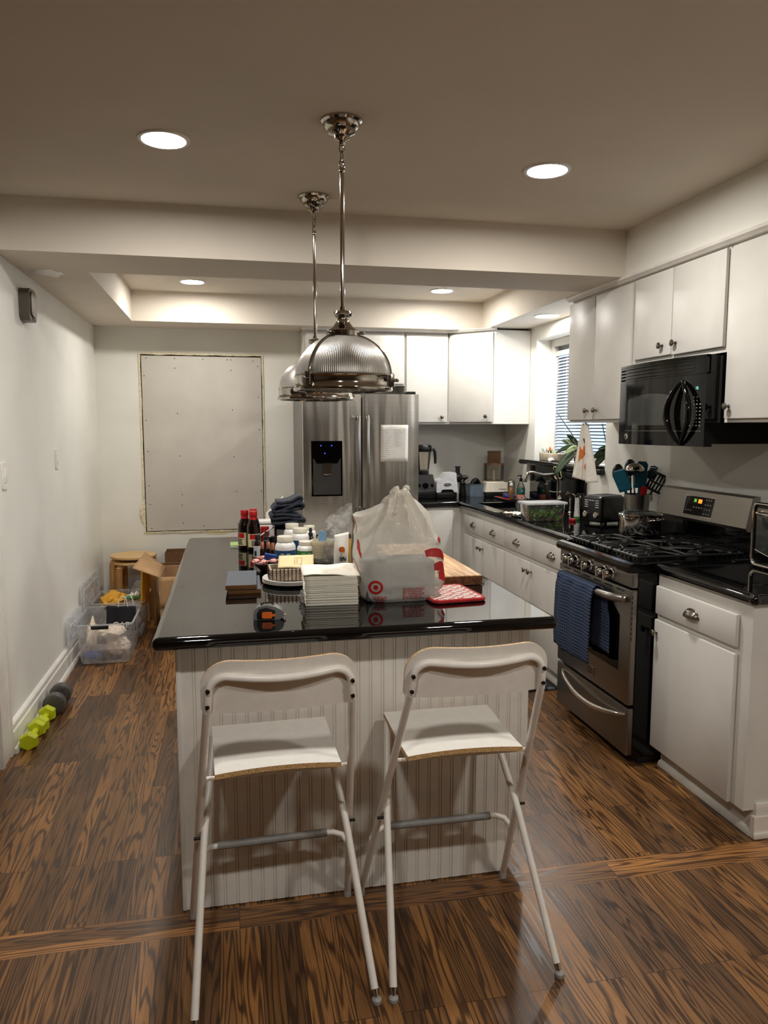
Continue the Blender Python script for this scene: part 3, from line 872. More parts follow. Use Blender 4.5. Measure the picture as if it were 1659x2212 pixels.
# ================================================================ stove
RY0, RY1 = 3.020, 3.778
t = thing('stove', 'stainless steel gas stove with black grates and a raised control panel', 'stove', (2.1, 3.4, 0))
b = B(); b.box(1.800, RY0, .05, 2.46, RY1, .915)
part('body', b, 'black_gloss', t)
b = B(); b.box(1.84, RY0 + .02, 0, 2.42, RY1 - .02, .05); part('kick_plate', b, 'black_matte', t)
b = B(); b.box(1.768, RY0 + .004, .842, 1.815, RY1 - .004, .912, .006)
cp = part('control_panel', b, 'steel_h', t)
def stove_knob(y):
    b = B()
    b.lathe([(.027, 0), (.027, .007), (.022, .010), (.021, .036), (.018, .043), (0, .044)], (1.768, y, .876), 22, '-x')
    b.box(1.768 - .052, y - .0070, .876 - .023, 1.768 - .010, y + .0070, .876 + .023, .003)
    part('knob', b, 'chrome', cp)
for y in (3.640, 3.570, 3.420, 3.270, 3.200): stove_knob(y)
b = B()
for y in (3.610, 3.535, 3.455, 3.380, 3.305, 3.235, 3.160): b.box(1.7672, y - .006, .901, 1.7682, y + .006, .904)
part('marks', b, 'icon', cp)
# cooktop tray with a rolled front
b = B(); b.prism([(1.815, .913), (1.752, .913), (1.745, .922), (1.745, .938), (1.756, .952), (1.778, .957), (1.790, .950), (2.37, .950), (2.37, .913)], RY0, RY1, 'xz')
b.box(2.36, RY0, .913, 2.452, RY1, .975, .006)
b.box(1.80, RY0, .945, 2.37, RY0 + .022, .960, .005); b.box(1.80, RY1 - .022, .945, 2.37, RY1, .960, .005)
part('cooktop', b, 'black_gloss', t)
for bx, by, r in ((1.93, 3.20, .05), (2.20, 3.20, .04), (1.93, 3.60, .045), (2.20, 3.60, .05), (2.06, 3.40, .04)):
    b = B(); b.lathe([(r, .950), (r, .958), (r * .85, .962), (r * .85, .968), (r * .6, .972), (0, .972)], (bx, by, 0), 24)
    part('burner', b, 'iron', t)
def grate(y0, y1):
    b = B(); x0, x1, zt = 1.812, 2.352, .984; yc = (y0 + y1) / 2; h = .0062
    for y in (y0 + .008, y1 - .008):
        b.tube([(x0, y, zt - .006), (x1, y, zt - .006)], h, 8)
    for x in (x0, x1):
        b.tube([(x, y0 + .008, zt - .006), (x, y1 - .008, zt - .006)], h, 8)
    # fingers curling down at the front rail and reaching towards the burners
    for k, y in enumerate((y0 + .045, y0 + .085, yc, y1 - .085, y1 - .045)):
        q = .10 if k in (0, 4) else (.19 if k != 2 else .13)
        for s, xe_ in ((1, x0), (-1, x1)):
            b.tube([(xe_, y, .957), (xe_, y, zt - .012), (xe_ + s * .008, y, zt - .002), (xe_ + s * .02, y, zt), (xe_ + s * q * .6, y + .012 * (k - 2) * .3, zt), (xe_ + s * q, y, zt - .002)], h * .9, 8)
    for cx in (1.93, 2.20):
        for a in range(4):
            an = pi / 4 + a * pi / 2
            b.tube([(cx + .028 * cos(an), yc + .028 * sin(an), zt), (cx + .075 * cos(an + .12), yc + .070 * sin(an + .12), zt + .001), (cx + .115 * cos(an + .3), yc + min(.098, (y1 - y0) / 2 - .01) * (1 if sin(an) > 0 else -1), zt - .004)], h * .85, 8)
    b.tube([(2.065, y0 + .008, zt - .004), (2.065, yc, zt), (2.065, y1 - .008, zt - .004)], h, 8)
    for x in (x0 + .03, x1 - .03):
        for y in (y0 + .008, y1 - .008): b.cyl((x, y, .9515), (x, y, zt - .006), .006, n=8)
    part('grate', b, 'iron', t)
grate(3.046, 3.286); grate(3.290, 3.508); grate(3.512, 3.752)
# oven door
b = B(); b.box(1.765, RY0 + .004, .292, 1.803, RY1 - .004, .834, .006)
od = part('oven_door', b, 'steel_h', t)
b = B()
for k in range(6):
    y = RY0 + .06 + k * .112; b.box(1.7645, y, .815, 1.7655, y + .075, .822)
for k in range(9):
    z = .60 + k * .024; b.box(1.772, RY0 + .0032, z, 1.776, RY0 + .0048, z + .014)
part('vent', b, 'black_matte', od)
b = B(); b.prism([(3.115, .436), (3.66, .436), (3.66, .70), (3.60, .738), (3.175, .738), (3.115, .70)], 1.7635, 1.766, 'yz')
part('window', b, 'black_glass', od)
pts = []; rs = []
for i in range(21):
    u = i / 20; y = 3.045 + .665 * u
    pts.append((1.712 + .045 * abs(2 * u - 1) ** 6, y, .790 - .006 * sin(pi * u)))
    rs.append(.0225 - .007 * sin(pi * u) - .006 * abs(2 * u - 1) ** 8)
b = B(); b.tube(pts, rs, 14)
for y in (3.06, 3.70): b.box(1.735, y - .016, .775, 1.767, y + .016, .806, .005)
part('handle', b, 'steel', od)
b = B(); b.box(1.7625, 3.345, .325, 1.766, 3.415, .375, .001); part('badge', b, 'nickel_dull', od)
b = B()
for k in range(3): b.box(1.7618, 3.352, .336 + k * .012, 1.7628, 3.408, .341 + k * .012)
part('badge_lettering', b, 'label_ink', od)
# storage drawer with a bowed handle
b = B(); b.box(1.767, RY0 + .004, .052, 1.803, RY1 - .004, .278, .006)
sd = part('storage_drawer', b, 'steel_h', t)
pts = []
for i in range(19):
    u = i / 18
    pts.append((1.765 - .045 * sin(pi * u) ** .6, 3.035 + .665 * u, .247 - .045 * sin(pi * u)))
b = B(); b.tube(pts, [.006 + .007 * sin(pi * i / 18) ** .5 for i in range(19)], 10)
part('handle', b, 'chrome', sd)
# backguard
b = B(); b.box(2.40, RY0 - .02, .96, 2.47, RY1 + .02, 1.215, .01); part('back_panel', b, 'black_plastic', t)
b = B(); b.prism([(2.352, 1.082), (2.338, 1.098), (2.368, 1.238), (2.385, 1.246), (2.41, 1.246), (2.41, 1.082)], RY0 + .008, RY1 - .008, 'xz')
bg = part('backguard', b, 'steel_h', t)
b = B(); b.box(2.37, RY0 + .006, .975, 2.40, RY1 - .006, 1.085); part('splash_panel', b, 'black_gloss', t)
k = Vector((.030, 0, .140)).normalized(); nrm = Vector((-k.z, 0, k.x))
def on_bg(y, s, d=0.0):
    q = Vector((2.338, y, 1.098)) + k * s + nrm * d
    return q
def bg_patch(b, y0, y1, s0, s1, d):
    P = [on_bg(y1, s0, d), on_bg(y0, s0, d), on_bg(y0, s1, d), on_bg(y1, s1, d)]
    Q = [on_bg(y1, s0, 0), on_bg(y0, s0, 0), on_bg(y0, s1, 0), on_bg(y1, s1, 0)]
    b.add(P + Q, [(0, 1, 2, 3), (4, 7, 6, 5), (0, 4, 5, 1), (1, 5, 6, 2), (2, 6, 7, 3), (3, 7, 4, 0)])
b = B(); bg_patch(b, 3.288, 3.532, .016, .120, .0008); part('display_rim', b, 'chrome', bg)
b = B(); bg_patch(b, 3.292, 3.528, .020, .117, .0015); part('display', b, 'black_glass', bg)
b = B()
for r_ in range(4):
    for c_ in range(3): bg_patch(b, 3.312 + c_ * .020, 3.319 + c_ * .020, .030 + r_ * .024, .036 + r_ * .024, .002)
for c_ in range(4): bg_patch(b, 3.375 + c_ * .022, 3.386 + c_ * .022, .058, .063, .002)
for c_ in range(3): bg_patch(b, 3.46 + c_ * .022, 3.470 + c_ * .022, .04, .044, .002)
part('key_marks', b, 'icon', bg)
text('digits', '38', .024, on_bg(3.445, .095, .002), (0, -1, 0), k, 'green_glow', bg)
b = B(); bg_patch(b, 3.388, 3.418, .084, .104, .002); part('timer_light', b, 'orange_glow', bg, 'orange lit timer')
# dish towel over the oven handle
t = thing('dish_towel', 'blue waffle-weave towel hanging over the oven door handle', 'towel', (1.71, 3.44, .43))
path = [(1.686, .425), (1.682, .50), (1.684, .60), (1.687, .70), (1.690, .765), (1.695, .797), (1.706, .812), (1.720, .813), (1.733, .803), (1.738, .78), (1.741, .72), (1.743, .64), (1.744, .56), (1.745, .50)]
def tw(u, v):
    i = v * (len(path) - 1); j = min(int(i), len(path) - 2); f = i - j
    x = path[j][0] * (1 - f) + path[j + 1][0] * f; z = path[j][1] * (1 - f) + path[j + 1][1] * f
    front = 1 if v < .5 else 0
    y = 3.648 - .405 * u
    if not front: y -= .075 * min(1, (v - .5) * 3)
    x += (.004 * sin(u * 17 + 1) + .003 * nz(u * 6, v * 3)) * (1 if v < .35 else .25) - (.004 if v < .3 else 0)
    if v < .12: z += .012 * (nz(u * 5, 3.3)) - .010 * sin(pi * u)
    return (x, y, z)
b = B(); b.grid(tw, 40, 52)
o = part('cloth', b, 'waffle_blue', t); solidify(o, .005, 0)

# ================================================================ microwave
t = thing('microwave', 'black over-the-range microwave with a curved front and looped handle', 'microwave', (2.3, 3.405, 1.48))
MY0, MY1, MZ0, MZ1 = 3.030, 3.785, 1.479, 1.892
b = B(); b.box(2.135, MY0 + .003, MZ0 + .012, 2.49, MY1 - .003, MZ1 - .004); part('body', b, 'black_gloss', t)
def mx(y, d=0.0): return 2.100 - .036 * (1 - ((y - 3.4075) / .3775) ** 2) - d
def mslab(b, y0, y1, z0, z1, d0, d1, n=24):
    P = []
    for i in range(n + 1):
        y = y0 + (y1 - y0) * i / n; P.append((mx(y, d1), y))
    for i in range(n, -1, -1):
        y = y0 + (y1 - y0) * i / n; P.append((mx(y, d0), y))
    b.prism(P, z0, z1)
b = B(); mslab(b, MY0, MY1, MZ0, 1.806, -.042, 0); fd = part('door', b, 'black_gloss', t)
b = B(); mslab(b, MY0, MY1, 1.8075, MZ1, -.042, -.012); mslab(b, MY0, MY1, 1.8075, 1.812, -.02, 0); mslab(b, MY0, MY1, MZ1 - .012, MZ1, -.02, 0)
mslab(b, MY0, MY0 + .075, 1.8075, MZ1, -.02, 0); mslab(b, MY1 - .012, MY1, 1.8075, MZ1, -.02, 0)
for kz in range(4):
    z = 1.820 + kz * .0165; mslab(b, MY0 + .07, MY1 - .01, z, z + .009, -.02, .001)
part('vent_grille', b, 'black_gloss', t)
b = B(); mslab(b, 3.272, 3.660, 1.578, 1.712, -.002, .0006)
P = []
for i in range(17):
    y = 3.272 + .388 * i / 16; P.append((y, 1.712 + .022 * sin(pi * (.15 + .85 * i / 16))))
for i in range(16):
    y0, z0 = P[i]; y1, z1 = P[i + 1]
    b.add([(mx(y0, .0006), y0, 1.711), (mx(y1, .0006), y1, 1.711), (mx(y1, .0006), y1, z1), (mx(y0, .0006), y0, z0)], [(0, 1, 2, 3)])
part('window', b, 'mesh_glass', fd)
b = B(); mslab(b, 3.050, 3.692, 1.5485, 1.551, -.002, .0012); part('trim_line', b, 'steel', fd)
b = B(); mslab(b, 3.155, 3.1562, 1.552, 1.800, -.002, .0012); part('panel_seam', b, 'grey_plastic', fd)
b = B()
def vesica(sgn):
    pts = []
    for i in range(25):
        u = i / 24
        y = 3.166 + sgn * .074 * sin(pi * u) ** .85
        pts.append((mx(y, .006 + .026 * sin(pi * u) ** .6), y, 1.488 + .292 * u))
    return pts
b.tube(vesica(1), [.008 + .008 * sin(pi * i / 24) for i in range(25)], 12); b.tube(vesica(-1), [.008 + .006 * sin(pi * i / 24) for i in range(25)], 12)
part('handle', b, 'black_gloss', fd, 'black looped handle', 60)
text('clock_digits', '18:', .020, (mx(3.08, .002), 3.080, 1.744), (0, -1, 0), (0, 0, 1), 'teal_glow', fd)
b = B()
rr = random.Random(2)
for r_ in range(9):
    z = 1.704 - r_ * .0162
    for c_ in range(4):
        if r_ < 2 and c_ in (0, 3): continue
        y = 3.118 - c_ * .020
        w = .0055 if (c_ == 3 or r_ in (2, 8)) else .0022
        b.add([(mx(y, .0012), y - w, z - .0022), (mx(y, .0012), y + w, z - .0022), (mx(y, .0012), y + w, z + .0022), (mx(y, .0012), y - w, z + .0022)], [(0, 1, 2, 3)])
part('key_marks', b, 'icon', fd)
b = B(); b.lathe([(.0165, 0), (.0165, .002), (.013, .003), (0, .003)], (mx(3.676, .0), 3.676, 1.519), 24, '-x'); lg = part('emblem', b, 'chrome', fd)
text('emblem_script', 'ge', .016, (mx(3.676, .0036), 3.676, 1.520), (0, -1, 0), (0, 0, 1), 'label_ink', fd)

# ================================================================ island
IX0, IX1, IY0, IY1 = -.178, .998, 2.357, 4.20
t = thing('island', 'white kitchen island with a beadboard front panel below the black top', 'island', (.41, 3.3, 0))
b = B(); b.box(IX0 + .012, IY0 + .02, .0, IX1 - .075, IY1, .10); b.box(IX0 + .012, IY0 + .02, .10, IX1 - .02, IY1, .903)
part('body', b, 'cabinet_paint', t)
# beadboard: one ripple of grooves every 40 mm
P = []; x = IX0; y = IY0
P.append((x, y))
gx = IX0 + .052
while gx < IX1 - .02:
    for dx, dy in ((-.006, 0), (-.0044, .0034), (-.0022, .0005), (.0022, .0005), (.0044, .0034), (.006, 0)):
        P.append((gx + dx, y + dy))
    gx += .0405
P.append((IX1, y)); P += [(IX1, y + .018), (IX0, y + .018)]
b = B(); b.prism(P, .105, .903)
P2 = [p for p in P if p[0] < IX1 - .075 or p[1] > y + .01]
P2 = [(min(px, IX1 - .07), py) for px, py in P]
Q = []
for p in P2:
    if not Q or p != Q[-1]: Q.append(p)
b.prism(Q, .004, .105)
part('beadboard', b, 'bead_paint', t, 'beadboard panel with worn lower edge', 20)
b = B(); b.box(IX0 - .002, IY0 - .004, .004, IX0 + .012, IY1, .903, .002); part('side_panel', b, 'cabinet_paint', t)
b = B(); b.box(IX1 - .02, IY0 + .02, .105, IX1, IY1, .903)
part('side_panel', b, 'cabinet_paint', t)
for k_ in range(3):
    y0 = IY0 + .06 + k_ * .59
    b = B(); b.box(IX1, y0, .12, IX1 + .019, y0 + .57, .68, .006); d = part('door', b, 'cabinet_paint', t)
    b = B(); b.lathe(knob_prof(), (IX1 + .019, y0 + .05, .63), 16, 'x'); part('knob', b, 'pewter', d)
    b = B(); b.box(IX1, y0, .70, IX1 + .019, y0 + .57, .87, .006); part('drawer', b, 'cabinet_paint', t)
b = B(); rr = random.Random(11)
for (x, z, l, a) in ((.635, .47, .03, 0), (.69, .472, .02, 0), (.74, .476, .02, 0), (.63, .20, .02, .6), (.62, .205, .012, .5), (.05, .13, .02, 0), (.33, .18, .03, .1), (.86, .72, .03, 1.0), (.22, .80, .02, .9)):
    dx, dz = l * cos(a), l * sin(a)
    b.add([(x, IY0 - .0004, z), (x + dx, IY0 - .0004, z + dz), (x + dx, IY0 - .0004, z + dz + .0016), (x, IY0 - .0004, z + .0016)], [(0, 1, 2, 3)])
part('scuff_mark', b, 'scuff', t)
CX0, CX1, CY0, CY1 = -.238, 1.052, 2.232, 4.345
R = .0205; ZI0, ZI1 = .904, .945
b = B(); b.box(CX0 + R, CY0 + R, ZI0, CX1 - R, CY1 - R, ZI1)
pts = [(CX0 + R, CY0 + R, ZI0 + R), (CX1 - R, CY0 + R, ZI0 + R), (CX1 - R, CY1 - R, ZI0 + R), (CX0 + R, CY1 - R, ZI0 + R)]
for i in range(4): b.tube([pts[i], pts[(i + 1) % 4]], R, 16)
for p in pts: b.ball(p, R, n=14)
b2 = b
solo('island_worktop', b, 'granite', 'large glossy black stone top of the island holding bags, bottles and papers', 'worktop')

# ================================================================ folding bar stools (built facing the island)
def make_stool():
    t = thing('folding_bar_stool', 'x', 'bar stool', (0, 0, 0), group='white folding bar stools', local=True)
    tr = .0108
    for s in (-1, 1):
        # long leg: far foot up past the seat to the backrest
        b = B(); A0 = Vector((s * .251, .235, .024)); A1 = Vector((s * .188, -.198, .845))
        b.tube([A0, A0.lerp(A1, .5), A1], tr, 14)
        l = part('leg', b, 'stool_white', t)
        b = B(); b.lathe([(.013, .0), (.0135, .012), (.012, .024), (.0108, .028)], (s * .2515, .238, 0), 14); part('foot_cap', b, 'rubber_grey', l)
        # short leg: near foot up to the far edge of the seat
        C0 = Vector((s * .240, -.235, .032)); C1 = Vector((s * .208, .012, .385)); C2 = Vector((s * .172, .19, .617))
        b = B(); b.tube([C0, C1 - (C1 - C0) * .05, C1 + (C2 - C1) * .05, C2], tr, 14)
        l = part('leg', b, 'stool_white', t)
        b = B(); b.lathe([(0, 0), (.012, .0), (.0145, .006), (.0135, .014), (.007, .019)], (s * .2425, -.250, 0), 14); part('foot_cap', b, 'rubber_grey', l)
        b = B(); b.cyl((s * .2418, -.247, .016), C0, .006, .0105, n=12); part('glide', b, 'chrome', l)
        b = B(); b.cyl((s * .200, .022, .385), (s * .2365, .022, .385), .0045, n=10)
        part('pivot', b, 'screw', t)
    # bent tube behind the backrest
    P = [(-.188, -.198, .845), (-.1846, -.2095, .88)]
    for i in range(7):
        a = pi - (pi / 2) * i / 6
        P.append((-.183 + .045 + .045 * cos(a), -.212 - .010 * i / 6, .898 + .042 * sin(a)))
    for i in range(1, 12):
        u = i / 12; x = -.138 + .276 * u
        P.append((x, -.222 - .020 * sin(pi * u), .940 - .007 * sin(pi * u)))
    for i in range(7):
        a = pi / 2 - (pi / 2) * i / 6
        P.append((.183 - .045 + .045 * cos(a), -.222 + .010 * i / 6, .898 + .042 * sin(a)))
    P += [(.1846, -.2095, .88), (.188, -.198, .845)]
    b = B(); b.tube(P, tr, 14, cap=False); part('back_tube', b, 'stool_white', t)
    # plywood backrest: rounded top corners, curved back
    out = []
    hw, z0, z1, r = .203, .836, .983, .075
    out += [(-hw + .012, z0), (hw - .012, z0), (hw, z0 + .012)]
    for i in range(9):
        a = i / 8 * pi / 2; out.append((hw - r + r * cos(a), z1 - r + r * sin(a)))
    for i in range(1, 8): out.append((hw - r - (2 * hw - 2 * r) * i / 8, z1 - .004 * sin(pi * i / 8)))
    for i in range(9):
        a = pi / 2 + i / 8 * pi / 2; out.append((-hw + r + r * cos(a), z1 - r + r * sin(a)))
    out.append((-hw, z0 + .012))
    # dense bottom edge so it can bend
    bot = [(-hw + .012 + (2 * hw - .024) * i / 12, z0) for i in range(1, 12)]
    out = [out[0]] + bot + out[1:]
    def bend(x, z, d):
        return (x, -.186 - (z - .84) * .22 - .022 * (1 - (x / hw) ** 2) + d, z)
    n = len(out)
    b = B(); cz = .90
    for d, flip in ((0.0, False), (.011, True)):
        rings = []
        for f in (1.0, .75, .5, .25):
            rings.append([bend(x * f, cz + (z - cz) * f, d) for x, z in out])
        o0 = len(b.v)
        b.v += [p for rg in rings for p in rg] + [bend(0, cz, d)]
        for j in range(3):
            for i in range(n):
                q = (o0 + j * n + i, o0 + j * n + (i + 1) % n, o0 + (j + 1) * n + (i + 1) % n, o0 + (j + 1) * n + i)
                b.f.append(q); b.mi.append(0)
        for i in range(n):
            b.f.append((o0 + 3 * n + i, o0 + 3 * n + (i + 1) % n, o0 + 4 * n)); b.mi.append(0)
    half = len(b.v) // 2
    for i in range(n):
        b.f.append((i, half + i, half + (i + 1) % n, (i + 1) % n)); b.mi.append(1)
    part('backrest', b, ['stool_white', 'ply_edge'], t)
    for s in (-1, 1):
        for xx, yy, zz in ((s * .1865, -.2165, .862), (s * .1845, -.2265, .906)):
            b = B(); b.cyl((xx, yy + .004, zz), (xx, yy - .004, zz), .0062, .0048, n=12); part('screw', b, 'screw', t)
    # seat
    b = B()
    def seat(u, v):
        x = -.178 + .356 * u; w = 1 - .03 * (1 - v)
        y = -.112 + .335 * v
        return (x * w, y, .634 + .009 * (1 - (2 * u - 1) ** 2) * (1 - v) + .010 * max(0, v - .68) ** 1.2 - .004 * sin(pi * min(1, v * 1.3)))
    nu, nv = 16, 12
    top = [seat(i / nu, j / nv) for j in range(nv + 1) for i in range(nu + 1)]
    bo = [(p[0], p[1], p[2] - .014) for p in top]; W = nu + 1
    b.v = top + bo; K = len(top)
    for j in range(nv):
        for i in range(nu):
            a = j * W + i
            b.f += [(a, a + 1, a + W + 1, a + W), (K + a, K + a + W, K + a + W + 1, K + a + 1)]; b.mi += [0, 0]
    for i in range(nu):
        a = i; b.f.append((a, K + a, K + a + 1, a + 1)); b.mi.append(1)
        a = nv * W + i; b.f.append((a, a + 1, K + a + 1, K + a)); b.mi.append(1)
    for j in range(nv):
        a = j * W; b.f.append((a, a + W, K + a + W, K + a)); b.mi.append(1)
        a = j * W + nu; b.f.append((a, K + a, K + a + W, a + W)); b.mi.append(1)
    part('seat', b, ['stool_seat', 'ply_edge'], t)
    b = B(); b.tube([(-.212, -.070, .606), (.212, -.070, .606)], .006, 8); part('seat_rail', b, 'stool_white', t)
    b = B(); b.tube([(-.172, .19, .610), (.172, .19, .610)], .008, 8); part('seat_rail', b, 'stool_white', t)
    # foot rest between the long legs
    P = []
    e = Vector((.236, .128, .225))
    left = [(-.236, .128, .225), (-.232, .140, .252), (-.218, .150, .270), (-.190, .155, .278)]
    right = [(-x, y, z) for x, y, z in reversed(left)]
    b = B(); b.tube(left + [(-.165, .156, .279), (.165, .156, .279)] + right, .0095, 10)
    fr = part('foot_rest', b, 'stool_white', t)
    b = B(); b.tube([(-.17, .156, .279), (.17, .156, .279)], .0125, 14); part('grip', b, 'stool_grey', fr, 'grey plastic sleeve')
    return t
st = make_stool()
st.location = (.112, 2.090, 0); st.rotation_euler = (0, 0, radians(1.6))
st['label'] = 'white folding bar stool in front of the dumbbell-side half of the island'
st2 = dup(st, (.652, 2.090, 0), radians(-.5), 'white folding bar stool in front of the stove-side half of the island')

# ================================================================ pendants
def make_pendant(label):
    t = thing('pendant_lamp', label, 'pendant lamp', (0, 0, 0), group='polished nickel dome pendants', local=True)
    z0 = ZC
    b = B(); b.lathe([(.074, z0), (.074, z0 - .006), (.066, z0 - .012), (.063, z0 - .024), (.056, z0 - .030), (.050, z0 - .034), (.048, z0 - .044), (.036, z0 - .050), (.030, z0 - .054), (.028, z0 - .062), (.016, z0 - .068), (.010, z0 - .072), (.014, z0 - .077), (.010, z0 - .084), (0, z0 - .086)], (0, 0, 0), 40)
    part('canopy', b, 'nickel', t)
    b = B()
    def link(zc, h, ang):
        P = []
        for i in range(16):
            a = 2 * pi * i / 16; r = .0085 * cos(a); P.append((r * cos(ang), r * sin(ang), zc + h * sin(a)))
        b.tube(P, .0028, 8, closed=True)
    link(z0 - .094, .016, 0); link(z0 - .121, .019, pi / 2 + .3); link(z0 - .149, .017, .2)
    part('chain', b, 'nickel', t)
    b = B(); b.tube([(0, 0, z0 - .160), (0, 0, 1.985)], .0082, 14); b.lathe([(.0082, z0 - .160), (.011, z0 - .165), (.0095, z0 - .175), (.0082, z0 - .178)], (0, 0, 0), 14)
    part('rod', b, 'nickel', t)
    b = B(); b.lathe([(.0, 2.002), (.012, 2.0), (.012, 1.990), (.017, 1.987), (.032, 1.983), (.036, 1.975), (.032, 1.967), (.022, 1.962), (.021, 1.952), (.026, 1.944), (.040, 1.926), (.056, 1.916), (.060, 1.912), (.060, 1.895), (.056, 1.893)], (0, 0, 0), 40)
    part('finial', b, 'nickel', t)
    b = B(); prof = []
    for i in range(25):
        a = radians(16 + 72 * i / 24); prof.append((.176 * sin(a) ** .97, 1.743 + .159 * cos(a)))
    b.lathe(prof, (0, 0, 0), 96, cap=False)
    o = part('shade', b, 'ribbed_shade', t, 'ribbed dome shade'); solidify(o, .003, -1)
    b = B(); b.lathe([(.170, 1.754), (.178, 1.753), (.180, 1.749), (.177, 1.745), (.177, 1.716), (.181, 1.710), (.183, 1.704), (.181, 1.698), (.170, 1.697), (.168, 1.70), (.172, 1.71), (.172, 1.752)], (0, 0, 0), 72, cap=False)
    band = part('band', b, 'nickel', t, 'polished rim band')
    for k_ in range(3):
        an = radians(220 + 120 * k_)
        b = B(); P = []
        for i in range(15):
            a = radians(18 + 70 * i / 14); r = .179 * sin(a) ** .97
            P.append((r * cos(an), r * sin(an), 1.744 + .1615 * cos(a)))
        b.tube(P, .0048, 8, flat=.6); part('strap', b, 'nickel', t)
        b = B(); c, s = cos(an), sin(an)
        b.box(-.010, -.012, 1.712, .012, .012, 1.760, .002); b.cyl((.006, 0, 1.735), (.020, 0, 1.735), .006, n=10); b.ball((.022, 0, 1.735), .007, n=10)
        b.xf(Matrix.Translation((.178 * c, .178 * s, 0)) @ Matrix.Rotation(an, 4, 'Z')); part('clasp', b, 'nickel_dull', band)
        b = B(); b.cyl((.054, 0, 1.905), (.072, 0, 1.905), .005, n=10); b.ball((.074, 0, 1.905), .0065, n=10); b.xf(Matrix.Rotation(an, 4, 'Z')); part('thumb_screw', b, 'nickel_dull', t)
    b = B(); b.lathe([(0, 1.80), (.02, 1.80), (.02, 1.86), (0, 1.88)], (0, 0, 0), 16); part('socket', b, 'black_plastic', t)
    b = B(); b.lathe([(.0, 1.699), (.168, 1.7025), (.168, 1.7035)], (0, 0, 0), 64, cap=False); part('diffuser', b, 'clear_plastic', t)
    return t
pd = make_pendant('nearer dome pendant lamp with ribbed shade, hanging over the island')
pd.location = (.416, 2.757, 0)
dup(pd, (.416, 3.642, 0), radians(25), 'farther dome pendant lamp, half hidden behind the nearer one')
# ================================================================ along the dumbbell wall
t = thing('door_chime', 'brownish grey chime box high on the white wall near the beam', 'chime', (XL, 4.39, 2.13))
b = B(); b.prism(rounded(4.325, 2.130, 4.475, 2.300, .035, 6), XL + .0005, XL + .052, 'yz'); o = part('cover', b, 'chime', t)
b = B(); b.prism(rounded(4.345, 2.155, 4.455, 2.285, .03, 6), XL + .052, XL + .060, 'yz'); part('front', b, 'chime', t)
b = B()
for k_ in range(3): b.box(XL + .0525, 4.365, 2.135 + k_ * .007, XL + .0545, 4.44, 2.138 + k_ * .007)
part('slots', b, 'black_matte', t)
def switch(y, z, h, label, n=1):
    t = thing('light_switch', label, 'light switch', (XL, y, z))
    w = .0365 * n
    b = B(); b.prism(rounded(y - w, z - h / 2, y + w, z + h / 2, .006, 3), XL + .0005, XL + .007, 'yz'); part('plate', b, 'trim_paint', t)
    b = B(); b.box(XL + .007, y - .016, z - .033, XL + .0105, y + .016, z + .033, .0015); part('rocker', b, 'white_plastic', t)
switch(5.022, 1.372, .122, 'narrow white switch plate on the white wall, closer to the boarded opening')
switch(3.890, 1.334, .128, 'white rocker switch plate at the very edge of the photo beside the doorway trim')

def hexbell(x, y, L, label):
    t = thing('dumbbell', label, 'dumbbell', (x, y, 0), group='neon yellow hex dumbbells')
    R_ = .0455; h = R_ * cos(pi / 6)
    for s in (-1, 1):
        b = B(); y0 = y + s * (L / 2 - .024)
        prof = [(R_ * .86, -.024), (R_, -.017), (R_, .017), (R_ * .86, .024)]
        b.lathe([(r, q) for r, q in prof], (0, 0, 0), 6, 'y')
        b.xf(Matrix.Translation((x, y0, h)) @ Matrix.Rotation(pi / 6, 4, 'Y') if False else Matrix.Translation((x, y0, h)))
        part('head', b, 'neon', t, smooth=20)
    b = B(); b.tube([(x, y - L / 2 + .04, h), (x, y, h), (x, y + L / 2 - .04, h)], [.0155, .0175, .0155], 16); part('grip', b, 'neon', t)
hexbell(-.992, 3.875, .205, 'neon yellow hex dumbbell nearest the doorway trim')
hexbell(-.988, 4.082, .195, 'neon yellow hex dumbbell next to the grey dumbbell')
t = thing('dumbbell', 'larger grey round-headed dumbbell on the floor by the baseboard', 'dumbbell', (-.972, 4.34, 0))
for s in (-1, 1):
    b = B(); r = .059
    b.lathe([(r * .55, -.032), (r * .80, -.031), (r * .97, -.026), (r, -.018), (r, .018), (r * .97, .026), (r * .80, .031), (r * .55, .032)], (-.972, 4.335 + s * .080, r), 32, 'y'); part('head', b, 'dumbbell_grey', t)
b = B(); b.tube([(-.972, 4.27, .059), (-.972, 4.34, .059), (-.972, 4.40, .059)], [.015, .018, .015], 14); part('grip', b, 'dumbbell_grey', t)

